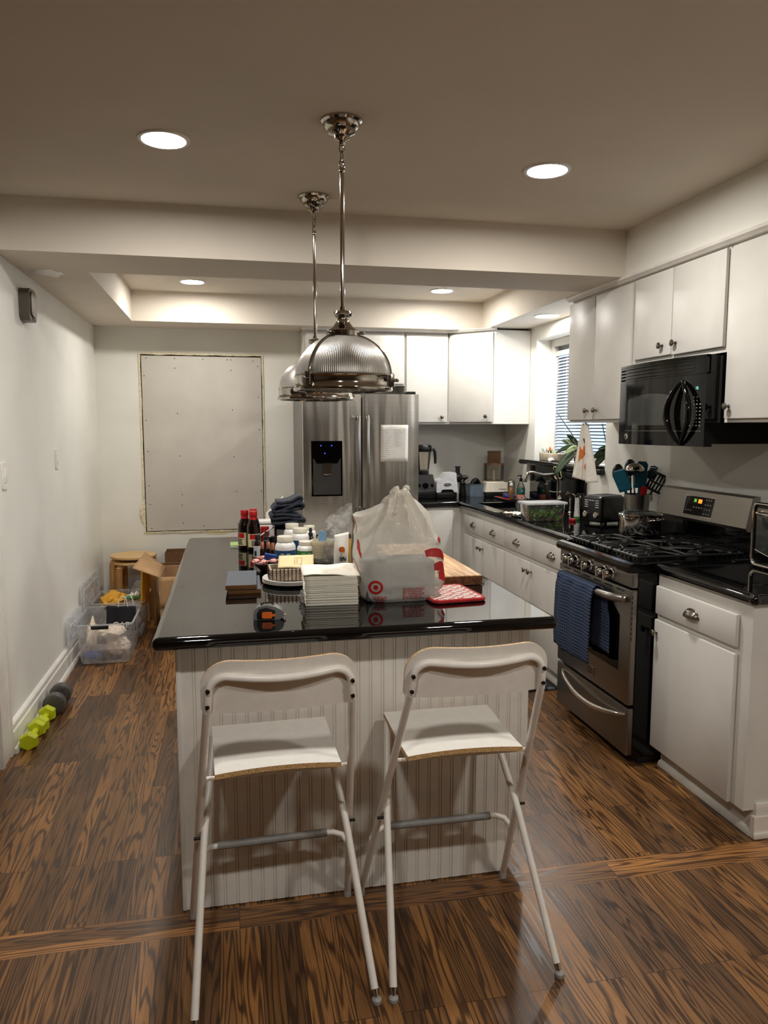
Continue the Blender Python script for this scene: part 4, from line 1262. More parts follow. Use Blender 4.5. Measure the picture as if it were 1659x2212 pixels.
def tote(x0, x1, y0, y1, h, label, taper=.022, handles=True):
    t = thing('storage_tote', label, 'storage box', ((x0 + x1) / 2, (y0 + y1) / 2, 0), group='clear plastic storage totes')
    NN = len(rounded(0, 0, 1, 1, .1, 5))
    def fn(u, v):
        k = [(0.0, .55), (.012, .97), (.03, 1.0), (h - .02, 1.0), (h - .012, 1.0), (h - .010, 1.04), (h, 1.05), (h + .001, 1.01)][round(v * 7)]
        f = max(0, min(1, k[0] / h)); tp = taper * (1 - f)
        P = rounded(x0 + tp, y0 + tp, x1 - tp, y1 - tp, .035, 5); p = P[int(round(u * NN)) % NN]
        cx, cy = (x0 + x1) / 2, (y0 + y1) / 2
        s = k[1]
        if s > 1.0: d = (s - 1) * .3; return (p[0] + (d if p[0] > cx else -d), p[1] + (d if p[1] > cy else -d), k[0])
        return (cx + (p[0] - cx) * s, cy + (p[1] - cy) * s, k[0])
    b = B(); b.grid(fn, NN, 7, True)
    b.f.append(tuple(range(NN))); b.mi.append(0)
    part('bin', b, 'clear_plastic', t)
    b = B(); P = rounded(x0 - .010, y0 - .010, x1 + .010, y1 + .010, .035, 5); b.tube([(p[0], p[1], h - .004) for p in P], .0045, 8, closed=True)
    part('rim', b, 'lid_plastic', t)
    if handles:
        for yy, s in ((y0, -1), (y1, 1)):
            b = B(); cx = (x0 + x1) / 2 - .02
            b.box(cx - .055, min(yy, yy + s * .016), h - .033, cx + .055, max(yy, yy + s * .016), h - .010, .004)
            part('handle', b, 'black_plastic', t, 'black clip handle')
    return t
tote(-1.013, -.662, 5.075, 5.60, .285, 'clear storage tote nearer the camera, with canvas bags inside')
tote(-1.010, -.650, 5.69, 6.16, .285, 'clear storage tote behind the first, with a yellow cloth inside', handles=False)
def crumple(c, s, seed, amp, n=30, cut=None, f=2.6):
    def fn(u, v):
        a = 2 * pi * u; e = pi * v
        d = Vector((cos(a) * sin(e), sin(a) * sin(e), -cos(e)))
        k = 1 + amp * (noise.noise(d * f + Vector((seed, 0, 0))) + .6 * (.5 - abs(noise.noise(d * f * 2.2 + Vector((0, seed, 0))))))
        z = c[2] + s[2] * d.z * k
        if cut is not None: z = max(z, cut)
        return (c[0] + s[0] * d.x * k, c[1] + s[1] * d.y * k, z)
    b = B(); b.grid(fn, n, n // 2, True); return b
b = crumple((-.775, 5.25, .085), (.075, .09, .055), 3.1, .28, 40, .016); solo('canvas_bag', b, 'canvas', 'crumpled natural canvas bag at the bottom of the nearer tote', 'bag')
b = crumple((-.81, 5.23, .195), (.085, .09, .036), 8.3, .25, 40, .158); solo('canvas_bag', b, 'canvas', 'folded canvas bag bunched up on top in the nearer tote', 'bag')
b = crumple((-.955, 5.33, .13), (.022, .15, .10), 1.7, .4, 34, .018); solo('canvas_bag', b, 'canvas', 'canvas bag squeezed against the wall side of the nearer tote', 'bag')
b = crumple((-.925, 5.16, .055), (.055, .04, .026), 5.1, .3, 24, .02); solo('blue_pouch', b, 'blue', 'small bright blue pouch at the bottom of the nearer tote', 'pouch')
t = thing('tote_bag', 'black tote bag with white lettering and looped handles in the nearer tote', 'bag', (-.765, 5.38, .16))
b = B()
def tb(u, v):
    return (-.865 + .195 * u, 5.370 + .05 * v + .006 * sin(u * 9), .165 + .162 * v - .012 * u + .004 * nz(u * 7, v * 5))
b.grid(tb, 16, 10); o = part('cloth', b, 'black_cloth', t); solidify(o, .012, 0)
for dx, dy in ((0, .0), (.035, .035)):
    P = [(-.785 + dx + .055 * (1 - cos(pi * i / 14)) / 2 * 1.1, 5.410 + dy, .318 + .075 * sin(pi * i / 14)) for i in range(15)]
    b = B(); b.tube(P, .0035, 8); part('handle', b, 'towel_white', t, 'white cord handle')
text('lettering', 'GAP', .06, (-.765, 5.364, .197), (1, 0.03, -.05), (0, .25, 1), 'white_plastic', t)
b = crumple((-.90, 5.95, .245), (.09, .15, .055), 2.2, .4, 36, .18); solo('yellow_cloth', b, 'yellow', 'golden yellow cloth heaped in the farther tote', 'cloth')
b = crumple((-.90, 5.93, .09), (.07, .13, .055), 6.2, .2, 30, .016); solo('beige_cloth', b, 'canvas', 'pale cloth under the yellow one in the farther tote', 'cloth')
b = crumple((-.735, 5.93, .235), (.060, .10, .060), 4.2, .45, 36, .15); solo('white_packet', b, 'paper', 'white crumpled packet on top of the farther tote', 'packet')
b = crumple((-.735, 5.93, .08), (.050, .10, .050), 9.2, .2, 30, .016); solo('grey_cloth', b, 'towel_white', 'whitish cloth low down in the farther tote', 'cloth')
b = B(); b.box(-.80, 5.80, .286, -.69, 5.92, .292, .001)
solo('green_folder', b, 'green', 'thin lime green folder lying on the front rim of the farther tote', 'folder')
b = B(); b.grid(lambda u, v: (-.80 + .16 * u, 6.06 + .035 * sin(pi * u) * (1 - v), .20 + (.165 * sin(pi * u) ** .55 + .02) * v), 22, 10)
t = thing('zip_bag', 'clear zip bag with a blue seal standing up in the farther tote', 'bag', (-.72, 6.07, .2)); o = part('film', b, 'crinkle_plastic', t)
b = B(); b.tube([(-.80 + .16 * i / 16, 6.06, .22 + .165 * sin(pi * i / 16) ** .55) for i in range(17)], .0028, 6); part('seal', b, 'blue', t, 'blue seal')
b = B(); b.box(-.652, 5.70, .245, -.640, 5.86, .505, .003); b.xf(Matrix.Translation((-.646, 5.78, .25)) @ Matrix.Rotation(radians(-14), 4, 'Z') @ Matrix.Rotation(radians(3), 4, 'Y') @ Matrix.Translation((.646, -5.78, -.25)))
solo('padded_envelope', b, 'envelope_yellow', 'yellow padded envelope standing upright at the aisle side of the farther tote', 'envelope')
def lid(cy, L, lean, label, x, h=.40, z0=.16, m='lid_plastic'):
    t = thing('tote_cover', label, 'lid', (x, cy, z0), group='clear tote lids leaning on the wall')
    b = B(); b.prism(rounded(cy - L / 2, z0, cy + L / 2, z0 + h, .035, 5), x, x + .012, 'yz')
    b.xf(Matrix.Translation((x, cy, z0)) @ Matrix.Rotation(-lean, 4, 'Y') @ Matrix.Translation((-x, -cy, -z0)))
    part('panel', b, m, t)
    b = B(); P = rounded(cy - L / 2 + .05, z0 + .05, cy + L / 2 - .05, z0 + h - .05, .03, 4)
    b.tube([(x + .014, p[0], p[1]) for p in P], .005, 6, closed=True)
    for k_ in range(5): b.tube([(x + .014, cy - L / 2 + .14 + k_ * .07, z0 + .10), (x + .014, cy - L / 2 + .14 + k_ * .07, z0 + h - .10)], .005, 6)
    b.xf(Matrix.Translation((x, cy, z0)) @ Matrix.Rotation(-lean, 4, 'Y') @ Matrix.Translation((-x, -cy, -z0)))
    part('ribs', b, m, t)
lid(5.84, .70, radians(1.0), 'clear ribbed tote lid leaning on the white wall behind the totes', -1.045, .36, .10)
lid(5.22, .46, radians(1.0), 'clear tote lid standing between the nearer tote and the baseboard', -1.0455, .18, .157)

# stacking stools
def stool(z, label, rz, seat_z):
    t = thing('stacking_stool', label, 'stool', (-.790, 6.365, 0), group='round birch stools stacked together')
    b = B(); b.lathe([(.176, seat_z - .022), (.182, seat_z - .017), (.182, seat_z - .004), (.178, seat_z)], (-.790, 6.365, 0), 48); part('seat', b, 'birch', t)
    for k_ in range(3 if z else 4):
        pass
    for k_ in range(4):
        an = rz + k_ * pi / 2; c, s = cos(an), sin(an)
        b = B(); P = []
        zt = seat_z - .024
        P = [(.108, zt - .010), (.150, zt - .010)] + [(.150 + .032 * sin(a), zt - .042 + .032 * cos(a)) for a in (radians(22), radians(45), radians(68), radians(90))] + [(.186, .30), (.194, 0.006 if z else 0.0)]
        pts = [Vector(p) for p in P]
        for i in range(len(pts) - 1):
            (r0, h0), (r1, h1) = P[i], P[i + 1]
            th = .0125
            d = Vector((r1 - r0, h1 - h0)).normalized(); nn = Vector((-d.y, d.x)) * th
            w = .024
            q = []
            for r_, h_ in ((r0, h0), (r1, h1)):
                for sg, ww in ((1, -w), (1, w), (-1, w), (-1, -w)):
                    rr_, hh_ = r_ + nn.x * sg, max(h_ + nn.y * sg, 0)
                    q.append((-.790 + rr_ * c - ww * s, 6.365 + rr_ * s + ww * c, hh_))
            b.add(q, [(0, 1, 5, 4), (1, 2, 6, 5), (2, 3, 7, 6), (3, 0, 4, 7), (0, 3, 2, 1), (4, 5, 6, 7)])
        part('leg', b, 'birch_leg', t)
stool(1, 'round birch stool on top of the stack, its seat fully visible', radians(32), .535)
stool(0, 'round birch stool underneath in the stack by the back wall', radians(58), .490)
# cardboard
def carton(x0, x1, y0, y1, z0, z1, label, m, mi, flaps=()):
    t = thing('cardboard_box', label, 'cardboard box', ((x0 + x1) / 2, (y0 + y1) / 2, z0), group='cardboard boxes by the back wall')
    th = .005
    b = B(); b.box(x0, y0, z0, x0 + th, y1, z1); b.box(x1 - th, y0, z0, x1, y1, z1); b.box(x0 + th, y0, z0, x1 - th, y0 + th, z1); b.box(x0 + th, y1 - th, z0, x1 - th, y1, z1); b.box(x0 + th, y0 + th, z0, x1 - th, y1 - th, z0 + th)
    part('box', b, m, t)
    for nm, quad in flaps:
        q = [Vector(p) for p in quad]
        b = B(); b.grid(lambda u, v: (q[0].lerp(q[1], u)).lerp(q[3].lerp(q[2], u), v) + Vector((0, 0, .006 * sin(pi * v) * sin(4 * u))), 8, 6); o = part('flap', b, m, t); solidify(o, .005, 0)
    return t
carton(-.513, -.285, 5.50, 5.97, 0, .50, 'open cardboard box with a wide flap raised, beside the island', 'card', 'card_inside',
       [('flap', [(-.513, 5.50, .50), (-.513, 5.97, .50), (-.655, 5.97, .612), (-.692, 5.48, .578)]), ('flap', [(-.510, 5.497, .50), (-.288, 5.497, .50), (-.290, 5.485, .30), (-.512, 5.478, .285)]), ('flap', [(-.513, 5.972, .50), (-.285, 5.972, .50), (-.29, 5.985, .46), (-.51, 5.985, .46)])])
carton(-.552, -.27, 6.02, 6.30, 0, .455, 'closed dark cardboard box behind the open one', 'card_dark', 'card_dark', [('flap', [(-.552, 6.02, .455), (-.27, 6.02, .455), (-.27, 6.016, .515), (-.552, 6.016, .515)])])
carton(-.540, -.25, 6.34, 6.56, 0, .54, 'tall brown cardboard box against the back wall', 'card_dark', 'card_inside')
b = B(); b.box(1.42, 4.045, .0005, 1.905, 5.3, .013, .004)
solo('floor_mat', b, 'mat_print', 'dark grey leaf-patterned mat on the floor before the sink cabinets', 'mat')

# ================================================================ things on the island
Z = .9455
def book(x0, y0, x1, y1, z, label, rz):
    t = thing('book', label, 'book', ((x0 + x1) / 2, (y0 + y1) / 2, z), group='two dark books on the island')
    h = .0175; M = Matrix.Translation(((x0 + x1) / 2, (y0 + y1) / 2, 0)) @ Matrix.Rotation(rz, 4, 'Z') @ Matrix.Translation((-(x0 + x1) / 2, -(y0 + y1) / 2, 0))
    b = B(); b.box(x0, y0, z, x1, y1, z + .002); b.box(x0, y0, z + h - .002, x1, y1, z + h); b.xf(M); part('cover', b, 'book_cover', t)
    b = B(); b.box(x0, y0 - .001, z, x1, y0 + .003, z + h, .001); b.xf(M); part('spine', b, 'book_spine', t)
    b = B(); b.box(x0 + .003, y0 + .004, z + .0022, x1 - .004, y1 - .004, z + h - .0022); b.xf(M); part('pages', b, 'page', t)
book(-.014, 2.795, .108, 3.06, Z, 'dark book underneath the other on the island edge', radians(-1))
book(-.020, 2.790, .094, 3.08, Z + .0178, 'grey-blue book lying on top of another on the island', radians(-2))
# tape measure
t = thing('tape_measure', 'grey and black tape measure with an orange button', 'tape measure', (.115, 2.415, Z), radians(-6), local=True); t.scale = (1.2, 1.1, 1.0)
b = B()
P = [(-.040, .0), (.030, .0), (.040, .008), (.041, .020), (.036, .030), (.018, .042), (-.006, .047), (-.026, .044), (-.038, .032), (-.041, .014)]
b.prism(P, -.020, .020, 'xz'); part('case', b, 'grey_plastic', t)
b = B(); b.prism([(-.030, .003), (.016, .003), (.018, .030), (-.006, .040), (-.024, .036), (-.031, .020)], -.0225, .0225, 'xz'); part('cover', b, 'black_plastic', t)
b = B(); b.prism(rounded(-.017, .006, .010, .027, .004, 3), -.0255, -.0225, 'xz'); b.box(.008, -.0245, .012, .018, -.0225, .020); part('button', b, 'orange', t, 'orange button')
b = B(); b.tube([(-.022, -.004, .047), (-.012, -.004, .052), (.006, -.004, .0525), (.014, -.004, .047)], .0028, 8, flat=1.5); part('belt_clip', b, 'chrome', t)
b = B(); b.box(.038, -.009, .010, .046, .009, .0115); b.box(.045, -.009, .002, .0462, .009, .012); part('tape_end', b, 'chrome', t)
# plates
for k_ in range(5):
    t = None
    b = B(); z = Z + k_ * .0036; r = .118
    b.lathe([(0, z), (r * .66, z), (r * .72, z + .003), (r * .97, z + .0105), (r, z + .0098), (r * .985, z + .0122), (r * .72, z + .0045), (r * .66, z + .0018), (0, z + .0018)], (.236 + .0012 * (k_ % 2), 2.975 - .001 * k_, 0), 48, cap=False)
    solo('paper_plate', b, 'plate_white', 'white paper plate in the stack under the little woven basket', 'plate', 'paper plates in the stack')
t = thing('woven_basket', 'small square woven basket sitting on the paper plates', 'basket', (.215, 2.975, Z + .018))
bx0, bx1, by0, by1, bz0 = .148, .286, 2.915, 3.04, Z + .0185
b = B()
for k_ in range(6):
    z = bz0 + .005 + k_ * .0078
    P = rounded(bx0, by0, bx1, by1, .012, 3)
    Q_ = []
    for i in range(len(P)):
        a, c = Vector(P[i]), Vector(P[(i + 1) % len(P)]); m_ = max(1, int((c - a).length / .008))
        for j in range(m_): Q_.append(a.lerp(c, j / m_))
    cx, cy = (bx0 + bx1) / 2, (by0 + by1) / 2
    pts = []
    for i, q in enumerate(Q_):
        d = Vector((q.x - cx, q.y - cy)).normalized() * (.0016 if (i // 1 + k_) % 2 else -.0016)
        pts.append((q.x + d.x, q.y + d.y, z))
    b.tube(pts, .0042, 6, closed=True)
b.box(bx0 + .004, by0 + .004, bz0, bx1 - .004, by1 - .004, bz0 + .003)
part('weave', b, 'stone', t)
b = B()
P = rounded(bx0 - .002, by0 - .002, bx1 + .002, by1 + .002, .012, 3)
for k_ in range(9):
    x = bx0 + .008 + k_ * (bx1 - bx0 - .016) / 8; b.box(x - .0018, by0 - .0068, bz0 + .001, x + .0018, by0 - .004, bz0 + .05)
for k_ in range(7):
    y = by0 + .008 + k_ * (by1 - by0 - .016) / 6; b.box(bx0 - .0068, y - .0018, bz0 + .001, bx0 - .004, y + .0018, bz0 + .05)
part('stakes', b, 'bowl_wood', t, 'dark upright stakes')
b = B(); b.grid(lambda u, v: (.178 + .142 * u + .012 * v, 2.94 + .11 * v, Z + .062 + .034 * v + .006 * sin(3 * u + 1) * (1 - v)), 12, 8)
t = thing('folded_paper', 'cream folded paper lying on the woven basket', 'paper', (.24, 2.99, Z + .066)); o = part('sheet', b, 'manila', t); solidify(o, .004, 0)
b = B(); cc = lambda u, v: Vector((.178 + .142 * u + .012 * v, 2.94 + .11 * v - .003, Z + .062 + .034 * v + .006 * sin(3 * u + 1) * (1 - v) + .004))
P = [cc(.46, .25), cc(.46, .75), cc(.66, .75), cc(.66, .25)]; b.tube(P, .0007, 4, closed=True); b.tube([cc(.53, .3), cc(.53, .7)], .0006, 4); part('stamp', b, 'copper', t)
# napkins, one object per napkin
b = B()
def nap(b, w, d, h, seed):
    b.grid(lambda u, v: (-w / 2 + w * u, -d / 2 + d * v, h * .5 + .0008 * nz(u * 3, v * 3, seed)), 8, 8)
nap(b, .184, .20, .0026, 1.0)
first = solo('paper_napkin', b, 'napkin_paper', 'white paper napkin in the thick stack beside the plastic shopping bag', 'napkin', 'napkins in the thick white stack', loc=(0, 0, 0))
solidify(first, .0021, 0)
rr = random.Random(3)
NN_ = 40
for k_ in range(NN_):
    o = first if k_ == 0 else first.copy()
    if k_: COL.objects.link(o)
    o.location = (.347 + rr.uniform(-.0016, .0016) - .004 * k_ / NN_, 2.648 + rr.uniform(-.0016, .0016), Z + .0004 + k_ * .00255); o.rotation_euler = (0, 0, radians(-3 + rr.uniform(-.5, .5)))
b = B(); b.grid(lambda u, v: (-.100 + .2 * u, -.106 + .212 * v, .001 + .004 * sin(pi * u * 1.3 + .4) * (1 - v) + .005 * nz(u * 3, v * 2, 5)), 14, 12)
o = solo('paper_napkin', b, 'napkin_paper', 'topmost napkin with lifted edges on the thick white stack', 'napkin', loc=(0, 0, 0)); solidify(o, .003, 0)
o.location = (.345, 2.655, Z + NN_ * .00255 + .004); o.rotation_euler = (0, 0, radians(-3))
b = crumple((.250, 2.62, Z + .020), (.014, .016, .022), 2.5, .7, 22, Z + .0005, 3.5); solo('foil_scrap', b, 'crinkle_plastic', 'small scrap of crumpled clear wrap tucked by the napkins', 'wrap')

# sauce bottles
def sauce(x, y, label, turn):
    t = thing('sauce_bottle', label, 'bottle', (x, y, Z), turn, 'dark sauce bottles with red caps', local=True)
    b = B(); b.lathe([(.030, 0), (.0345, .004), (.0345, .115), (.032, .128), (.026, .143), (.0185, .158), (.0165, .166), (.0165, .170)], (0, 0, 0), 32); part('bottle', b, 'soy', t)
    b = B(); b.lathe([(.0205, .150), (.0195, .156), (.0185, .164), (.0185, .171)], (0, 0, 0), 28, cap=False); b.lathe([(.0235, .143), (.0205, .152)], (0, 0, 0), 28, cap=False); part('neck_wrap', b, 'logo_red', t, 'red neck wrap')
    b = B(); b.lathe([(.0195, .172), (.0205, .174), (.0205, .196), (.0190, .199), (0, .199)], (0, 0, 0), 28); part('cap', b, 'red', t, 'red cap')
    b = B(); b.lathe([(.0349, .018), (.0349, .085)], (0, 0, 0), 20, cap=False, a0=radians(205), a1=radians(330)); part('label_panel', b, 'manila', t)
    b = B(); b.lathe([(.0352, .058), (.0352, .083)], (0, 0, 0), 20, cap=False, a0=radians(225), a1=radians(315)); part('label_banner', b, 'logo_red', t)
    b = B()
    for k_ in range(4):
        b.lathe([(.0352, .024 + k_ * .008), (.0352, .029 + k_ * .008)], (0, 0, 0), 12, cap=False, a0=radians(238 + 3 * (k_ % 2)), a1=radians(302 - 4 * (k_ % 3)))
    part('lettering', b, 'label_ink', t)
    return t
s0 = sauce(.112, 3.835, 'dark sauce bottle with a red cap, in front of the other two', radians(12))
dup(s0, (.070, 3.895, Z), radians(-52), 'dark sauce bottle with a red cap at the outer side of the trio')
dup(s0, (.116, 3.945, Z), radians(40), 'dark sauce bottle with a red cap, hindmost of the trio')
b = B()
t = thing('notepad', 'pale green notepad lying behind the sauce bottles', 'notepad', (.045, 3.985, Z))
b.box(-.005, 3.935, Z, .12, 4.06, Z + .006); b.xf(Matrix.Identity(4)); part('pages', b, 'paper', t)
b = B(); b.box(-.005, 3.935, Z + .0062, .12, 4.06, Z + .010); part('cover', b, 'notepad_green', t)
# white supplement jars
def jar(x, y, r, h, label, lm, turn=0.0):
    t = thing('supplement_jar', label, 'jar', (x, y, Z), turn, 'white supplement jars', local=True)
    b = B(); b.lathe([(r * .94, 0), (r, .004), (r, h * .66), (r * .95, h * .73), (r * .80, h * .80), (r * .70, h * .825), (r * .70, h * .84)], (0, 0, 0), 32); part('body', b, 'white_plastic', t)
    b = B(); b.lathe([(r * .80, h * .835), (r * .80, h * .985), (r * .77, h), (0, h)], (0, 0, 0), 32); part('lid', b, 'cream_plastic', t)
    b = B(); b.lathe([(r * 1.008, h * .08), (r * 1.008, h * .58)], (0, 0, 0), 36, cap=False, a0=radians(150), a1=radians(390)); lb = part('label_band', b, lm, t)
    b = B()
    for k_ in range(4):
        for a in (238, 272): b.lathe([(r * 1.014, h * (.20 + .085 * k_)), (r * 1.014, h * (.23 + .085 * k_))], (0, 0, 0), 10, cap=False, a0=radians(a), a1=radians(a + 25 - 4 * (k_ % 2)))
    part('lettering', b, 'silver_plastic', t)
    return t
jar(.235, 3.305, .0455, .142, 'white supplement jar with a blue label, closest to the napkins', 'navy_label')
jar(.340, 3.43, .043, .098, 'white supplement jar with a green label beside the clear bag', 'green')
jar(.330, 3.62, .044, .135, 'white supplement jar with a blue label, behind the green-labelled jar', 'navy_label', .4)
jar(.300, 3.735, .042, .143, 'white supplement jar farthest back, just below the folded towels', 'navy_label', 1.8)
jar(.392, 3.80, .036, .122, 'slim white supplement jar behind a black dropper bottle', 'cream_plastic', 1.1)
def dropper(x, y, r, h, label, lab=None):
    t = thing('dropper_bottle', label, 'bottle', (x, y, Z), 0, local=True)
    b = B(); b.lathe([(r * .95, 0), (r, .003), (r, h * .52), (r * .75, h * .62), (r * .5, h * .66)], (0, 0, 0), 24); part('bottle', b, 'amber', t)
    b = B(); b.lathe([(r * .60, h * .655), (r * .60, h * .78), (r * .45, h * .79), (r * .36, h * .82), (r * .40, h * .93), (r * .28, h * .985), (0, h)], (0, 0, 0), 20); part('dropper_cap', b, 'black_matte', t)
    if lab:
        b = B(); b.lathe([(r * 1.01, h * .06), (r * 1.01, h * .48)], (0, 0, 0), 20, cap=False, a0=radians(190), a1=radians(350)); part('label_band', b, lab, t)
dropper(.166, 3.63, .019, .122, 'dark dropper bottle with a rubber bulb beside the sauce bottles')
dropper(.385, 3.66, .020, .130, 'dark dropper bottle standing behind the white jars')
t = thing('tincture_bottle', 'small dark bottle with a grey and white label near the sauce bottles', 'bottle', (.124, 3.585, Z), 0, local=True)
b = B(); b.lathe([(.019, 0), (.020, .003), (.020, .068), (.015, .082), (.0115, .086)], (0, 0, 0), 24); part('bottle', b, 'amber', t)
b = B(); b.lathe([(.013, .087), (.013, .110), (.012, .112), (0, .112)], (0, 0, 0), 20); part('cap', b, 'black_matte', t)
b = B(); b.lathe([(.0203, .006), (.0203, .060)], (0, 0, 0), 20, cap=False, a0=radians(180), a1=radians(300)); part('label_band', b, 'silver_plastic', t)
b = B(); b.lathe([(.0206, .012), (.0206, .036)], (0, 0, 0), 8, cap=False, a0=radians(215), a1=radians(250)); part('lettering', b, 'label_ink', t)
t = thing('dark_jar', 'squat black jar with a glossy lid among the small bottles', 'jar', (.203, 3.69, Z), 0, local=True)
b = B(); b.lathe([(.028, 0), (.030, .004), (.030, .058), (.026, .066)], (0, 0, 0), 28); part('body', b, 'amber', t)
b = B(); b.lathe([(.029, .066), (.029, .084), (.027, .087), (0, .087)], (0, 0, 0), 28); part('lid', b, 'black_gloss', t)
def rollon(x, y, h, label):
    t = thing('roll_on_bottle', label, 'bottle', (x, y, Z), 0, 'little roll-on bottles with copper caps', local=True)
    b = B(); b.lathe([(.0105, 0), (.0115, .002), (.0115, h * .62), (.009, h * .68)], (0, 0, 0), 18); part('bottle', b, 'amber', t)
    b = B(); b.lathe([(.0092, h * .68), (.0085, h * .95), (.006, h), (0, h)], (0, 0, 0), 18); part('cap', b, 'copper', t)
    return t
r0 = rollon(.140, 3.462, .094, 'little roll-on bottle with a copper cap, nearest the sauce bottles')
dup(r0, (.168, 3.462, Z), 0, 'little roll-on bottle with a copper cap, middle one of the three')
dup(r0, (.186, 3.425, Z), 0, 'little roll-on bottle with a copper cap, next to the blue-labelled jar')
# bowl of sweets
t = thing('wooden_bowl', 'small dark red-brown wooden bowl full of wrapped sweets', 'bowl', (.155, 3.245, Z))
b = B(); b.lathe([(0, Z), (.030, Z), (.036, Z + .006), (.054, Z + .024), (.062, Z + .036), (.0595, Z + .0365), (.050, Z + .026), (.030, Z + .010), (0, Z + .009)], (.155, 3.245, 0), 40, cap=False)
part('dish', b, 'bowl_wood', t)
rr = random.Random(9)
for k_, (dx, dy, dz, lb) in enumerate(((-.052, -.020, .048, 'pink wrapped sweet hanging over the outer rim of the bowl'), (-.020, -.040, .046, 'pink wrapped sweet at the near rim of the bowl'), (.020, -.040, .050, 'pink wrapped sweet near the blue-labelled jar in the bowl'), (-.020, .010, .056, 'pink wrapped sweet behind the little blue box in the bowl'))):
    t = thing('wrapped_sweet', lb, 'sweet', (.155 + dx, 3.245 + dy, Z + dz), group='pink sweets in the bowl')
    an = rr.uniform(0, 3)
    b = crumple((.155 + dx, 3.245 + dy, Z + dz), (.015, .012, .009), k_ * 2.3, .35, 18); part('wrapper', b, 'pink', t)
    b = B()
    for s in (-1, 1):
        b.grid(lambda u, v: (.155 + dx + s * (.012 + .017 * v) * cos(an) + (.012 * v) * (u - .5) * 2 * -sin(an), 3.245 + dy + s * (.012 + .017 * v) * sin(an) + (.012 * v) * (u - .5) * 2 * cos(an), Z + dz + .003 * sin(u * 14)), 10, 4)
    o = part('twist', b, 'pink', t); solidify(o, .0006)
t = thing('blue_box', 'small tilted royal blue carton among the wrapped sweets', 'box', (.157, 3.225, Z + .04))
b = B(); b.box(-.025, -.008, 0, .025, .008, .044, .001); b.xf(Matrix.Translation((.157, 3.222, Z + .036)) @ Matrix.Rotation(radians(12), 4, 'Y') @ Matrix.Rotation(radians(14), 4, 'X')); part('carton', b, 'blue', t)
# folded towels
def roll_section(turns, w, h, n=120):
    P = []
    for i in range(n + 1):
        u = i / n; P.append(u)
    return P
def folded(cx, y0, y1, z0, w, lay, th, label, tilt=0.0, seed=0.0):
    # a cloth folded to and fro: serpentine profile swept along y
    t = thing('folded_towel', label, 'towel', (cx, (y0 + y1) / 2, z0), group='folded navy towels')
    C_ = []
    for k_ in range(lay):
        z = z0 + th / 2 + k_ * th * 1.12; s = 1 if k_ % 2 == 0 else -1
        ww = w * (1 - .05 * k_)
        for i in range(13):
            f = -1 + 2 * i / 12
            C_.append((cx + s * f * (ww / 2 - th * .6), z + .006 * sin(f * 2.2 + seed + k_)))
        if k_ < lay - 1:
            for a in (-55, -20, 20, 55):
                C_.append((cx + s * (ww / 2 - th * .6 + th * .62 * cos(radians(a))), z + th * .56 + th * .56 * sin(radians(a))))
    b = B(); ny = 14
    def fn(u, v):
        i = int(round(u * (len(C_) - 1))); x, z = C_[i]
        y = y0 + (y1 - y0) * v + .008 * nz(x * 30 + seed, z * 40)
        zz = z + tilt * (x - cx) + .004 * nz(x * 25, v * 4, seed)
        return (x, y, zz)
    b.grid(fn, len(C_) - 1, ny); o = part('cloth', b, 'navy_cloth', t); solidify(o, th * .82, 0)
    return t
folded(.285, 3.80, 3.98, 1.076, .175, 3, .0165, 'folded navy towel at the bottom of the towel pile', 0, .3)
folded(.288, 3.80, 3.97, 1.133, .158, 4, .0165, 'folded navy towel on top of the pile with a peaked corner', .26, 1.9)
t = thing('storage_caddy', 'black round tin under the folded navy towels', 'tin', (.285, 3.89, Z))
b = B(); b.lathe([(.062, Z), (.066, Z + .004), (.066, Z + .118), (.062, Z + .127), (0, Z + .127)], (.285, 3.89, 0), 40); part('tin', b, 'black_gloss', t)
b = B(); b.lathe([(.0664, Z + .03), (.0664, Z + .10)], (.285, 3.89, 0), 30, cap=False, a0=radians(215), a1=radians(300)); part('label_band', b, 'silver_plastic', t)
t = thing('plastic_tub', 'white plastic tub with a lid behind the sauce bottles', 'tub', (.186, 4.13, Z))
b = B(); b.box(.150, 4.09, Z, .222, 4.19, Z + .098, .008); part('tub', b, 'white_plastic', t)
b = B(); b.box(.146, 4.086, Z + .098, .226, 4.194, Z + .116, .005); part('lid', b, 'white_plastic', t)
b = B(); b.lathe([(.024, Z), (.024, Z + .082), (.022, Z + .098), (.0, Z + .100)], (.176, 3.99, 0), 24); solo('red_tin', b, 'red', 'small red canister between the sauce bottles and the towels', 'canister')
b = B(); b.tube([(.150, 3.93, Z + .058), (.225, 3.96, Z + .100)], .0042, 8); solo('stirring_stick', b, 'paper', 'thin white stick slanting up beside the sauce bottles', 'stick')
b = B(); b.grid(lambda u, v: (.195 + .10 * u, 4.22 + .06 * u, Z + .10 + .135 * v - .09 * (1 - u) * v + .02 * sin(pi * v)), 10, 10); o = solo('paper_towel', b, 'paper', 'white paper towel sheet curling up behind the folded towels', 'paper towel'); solidify(o, .002)
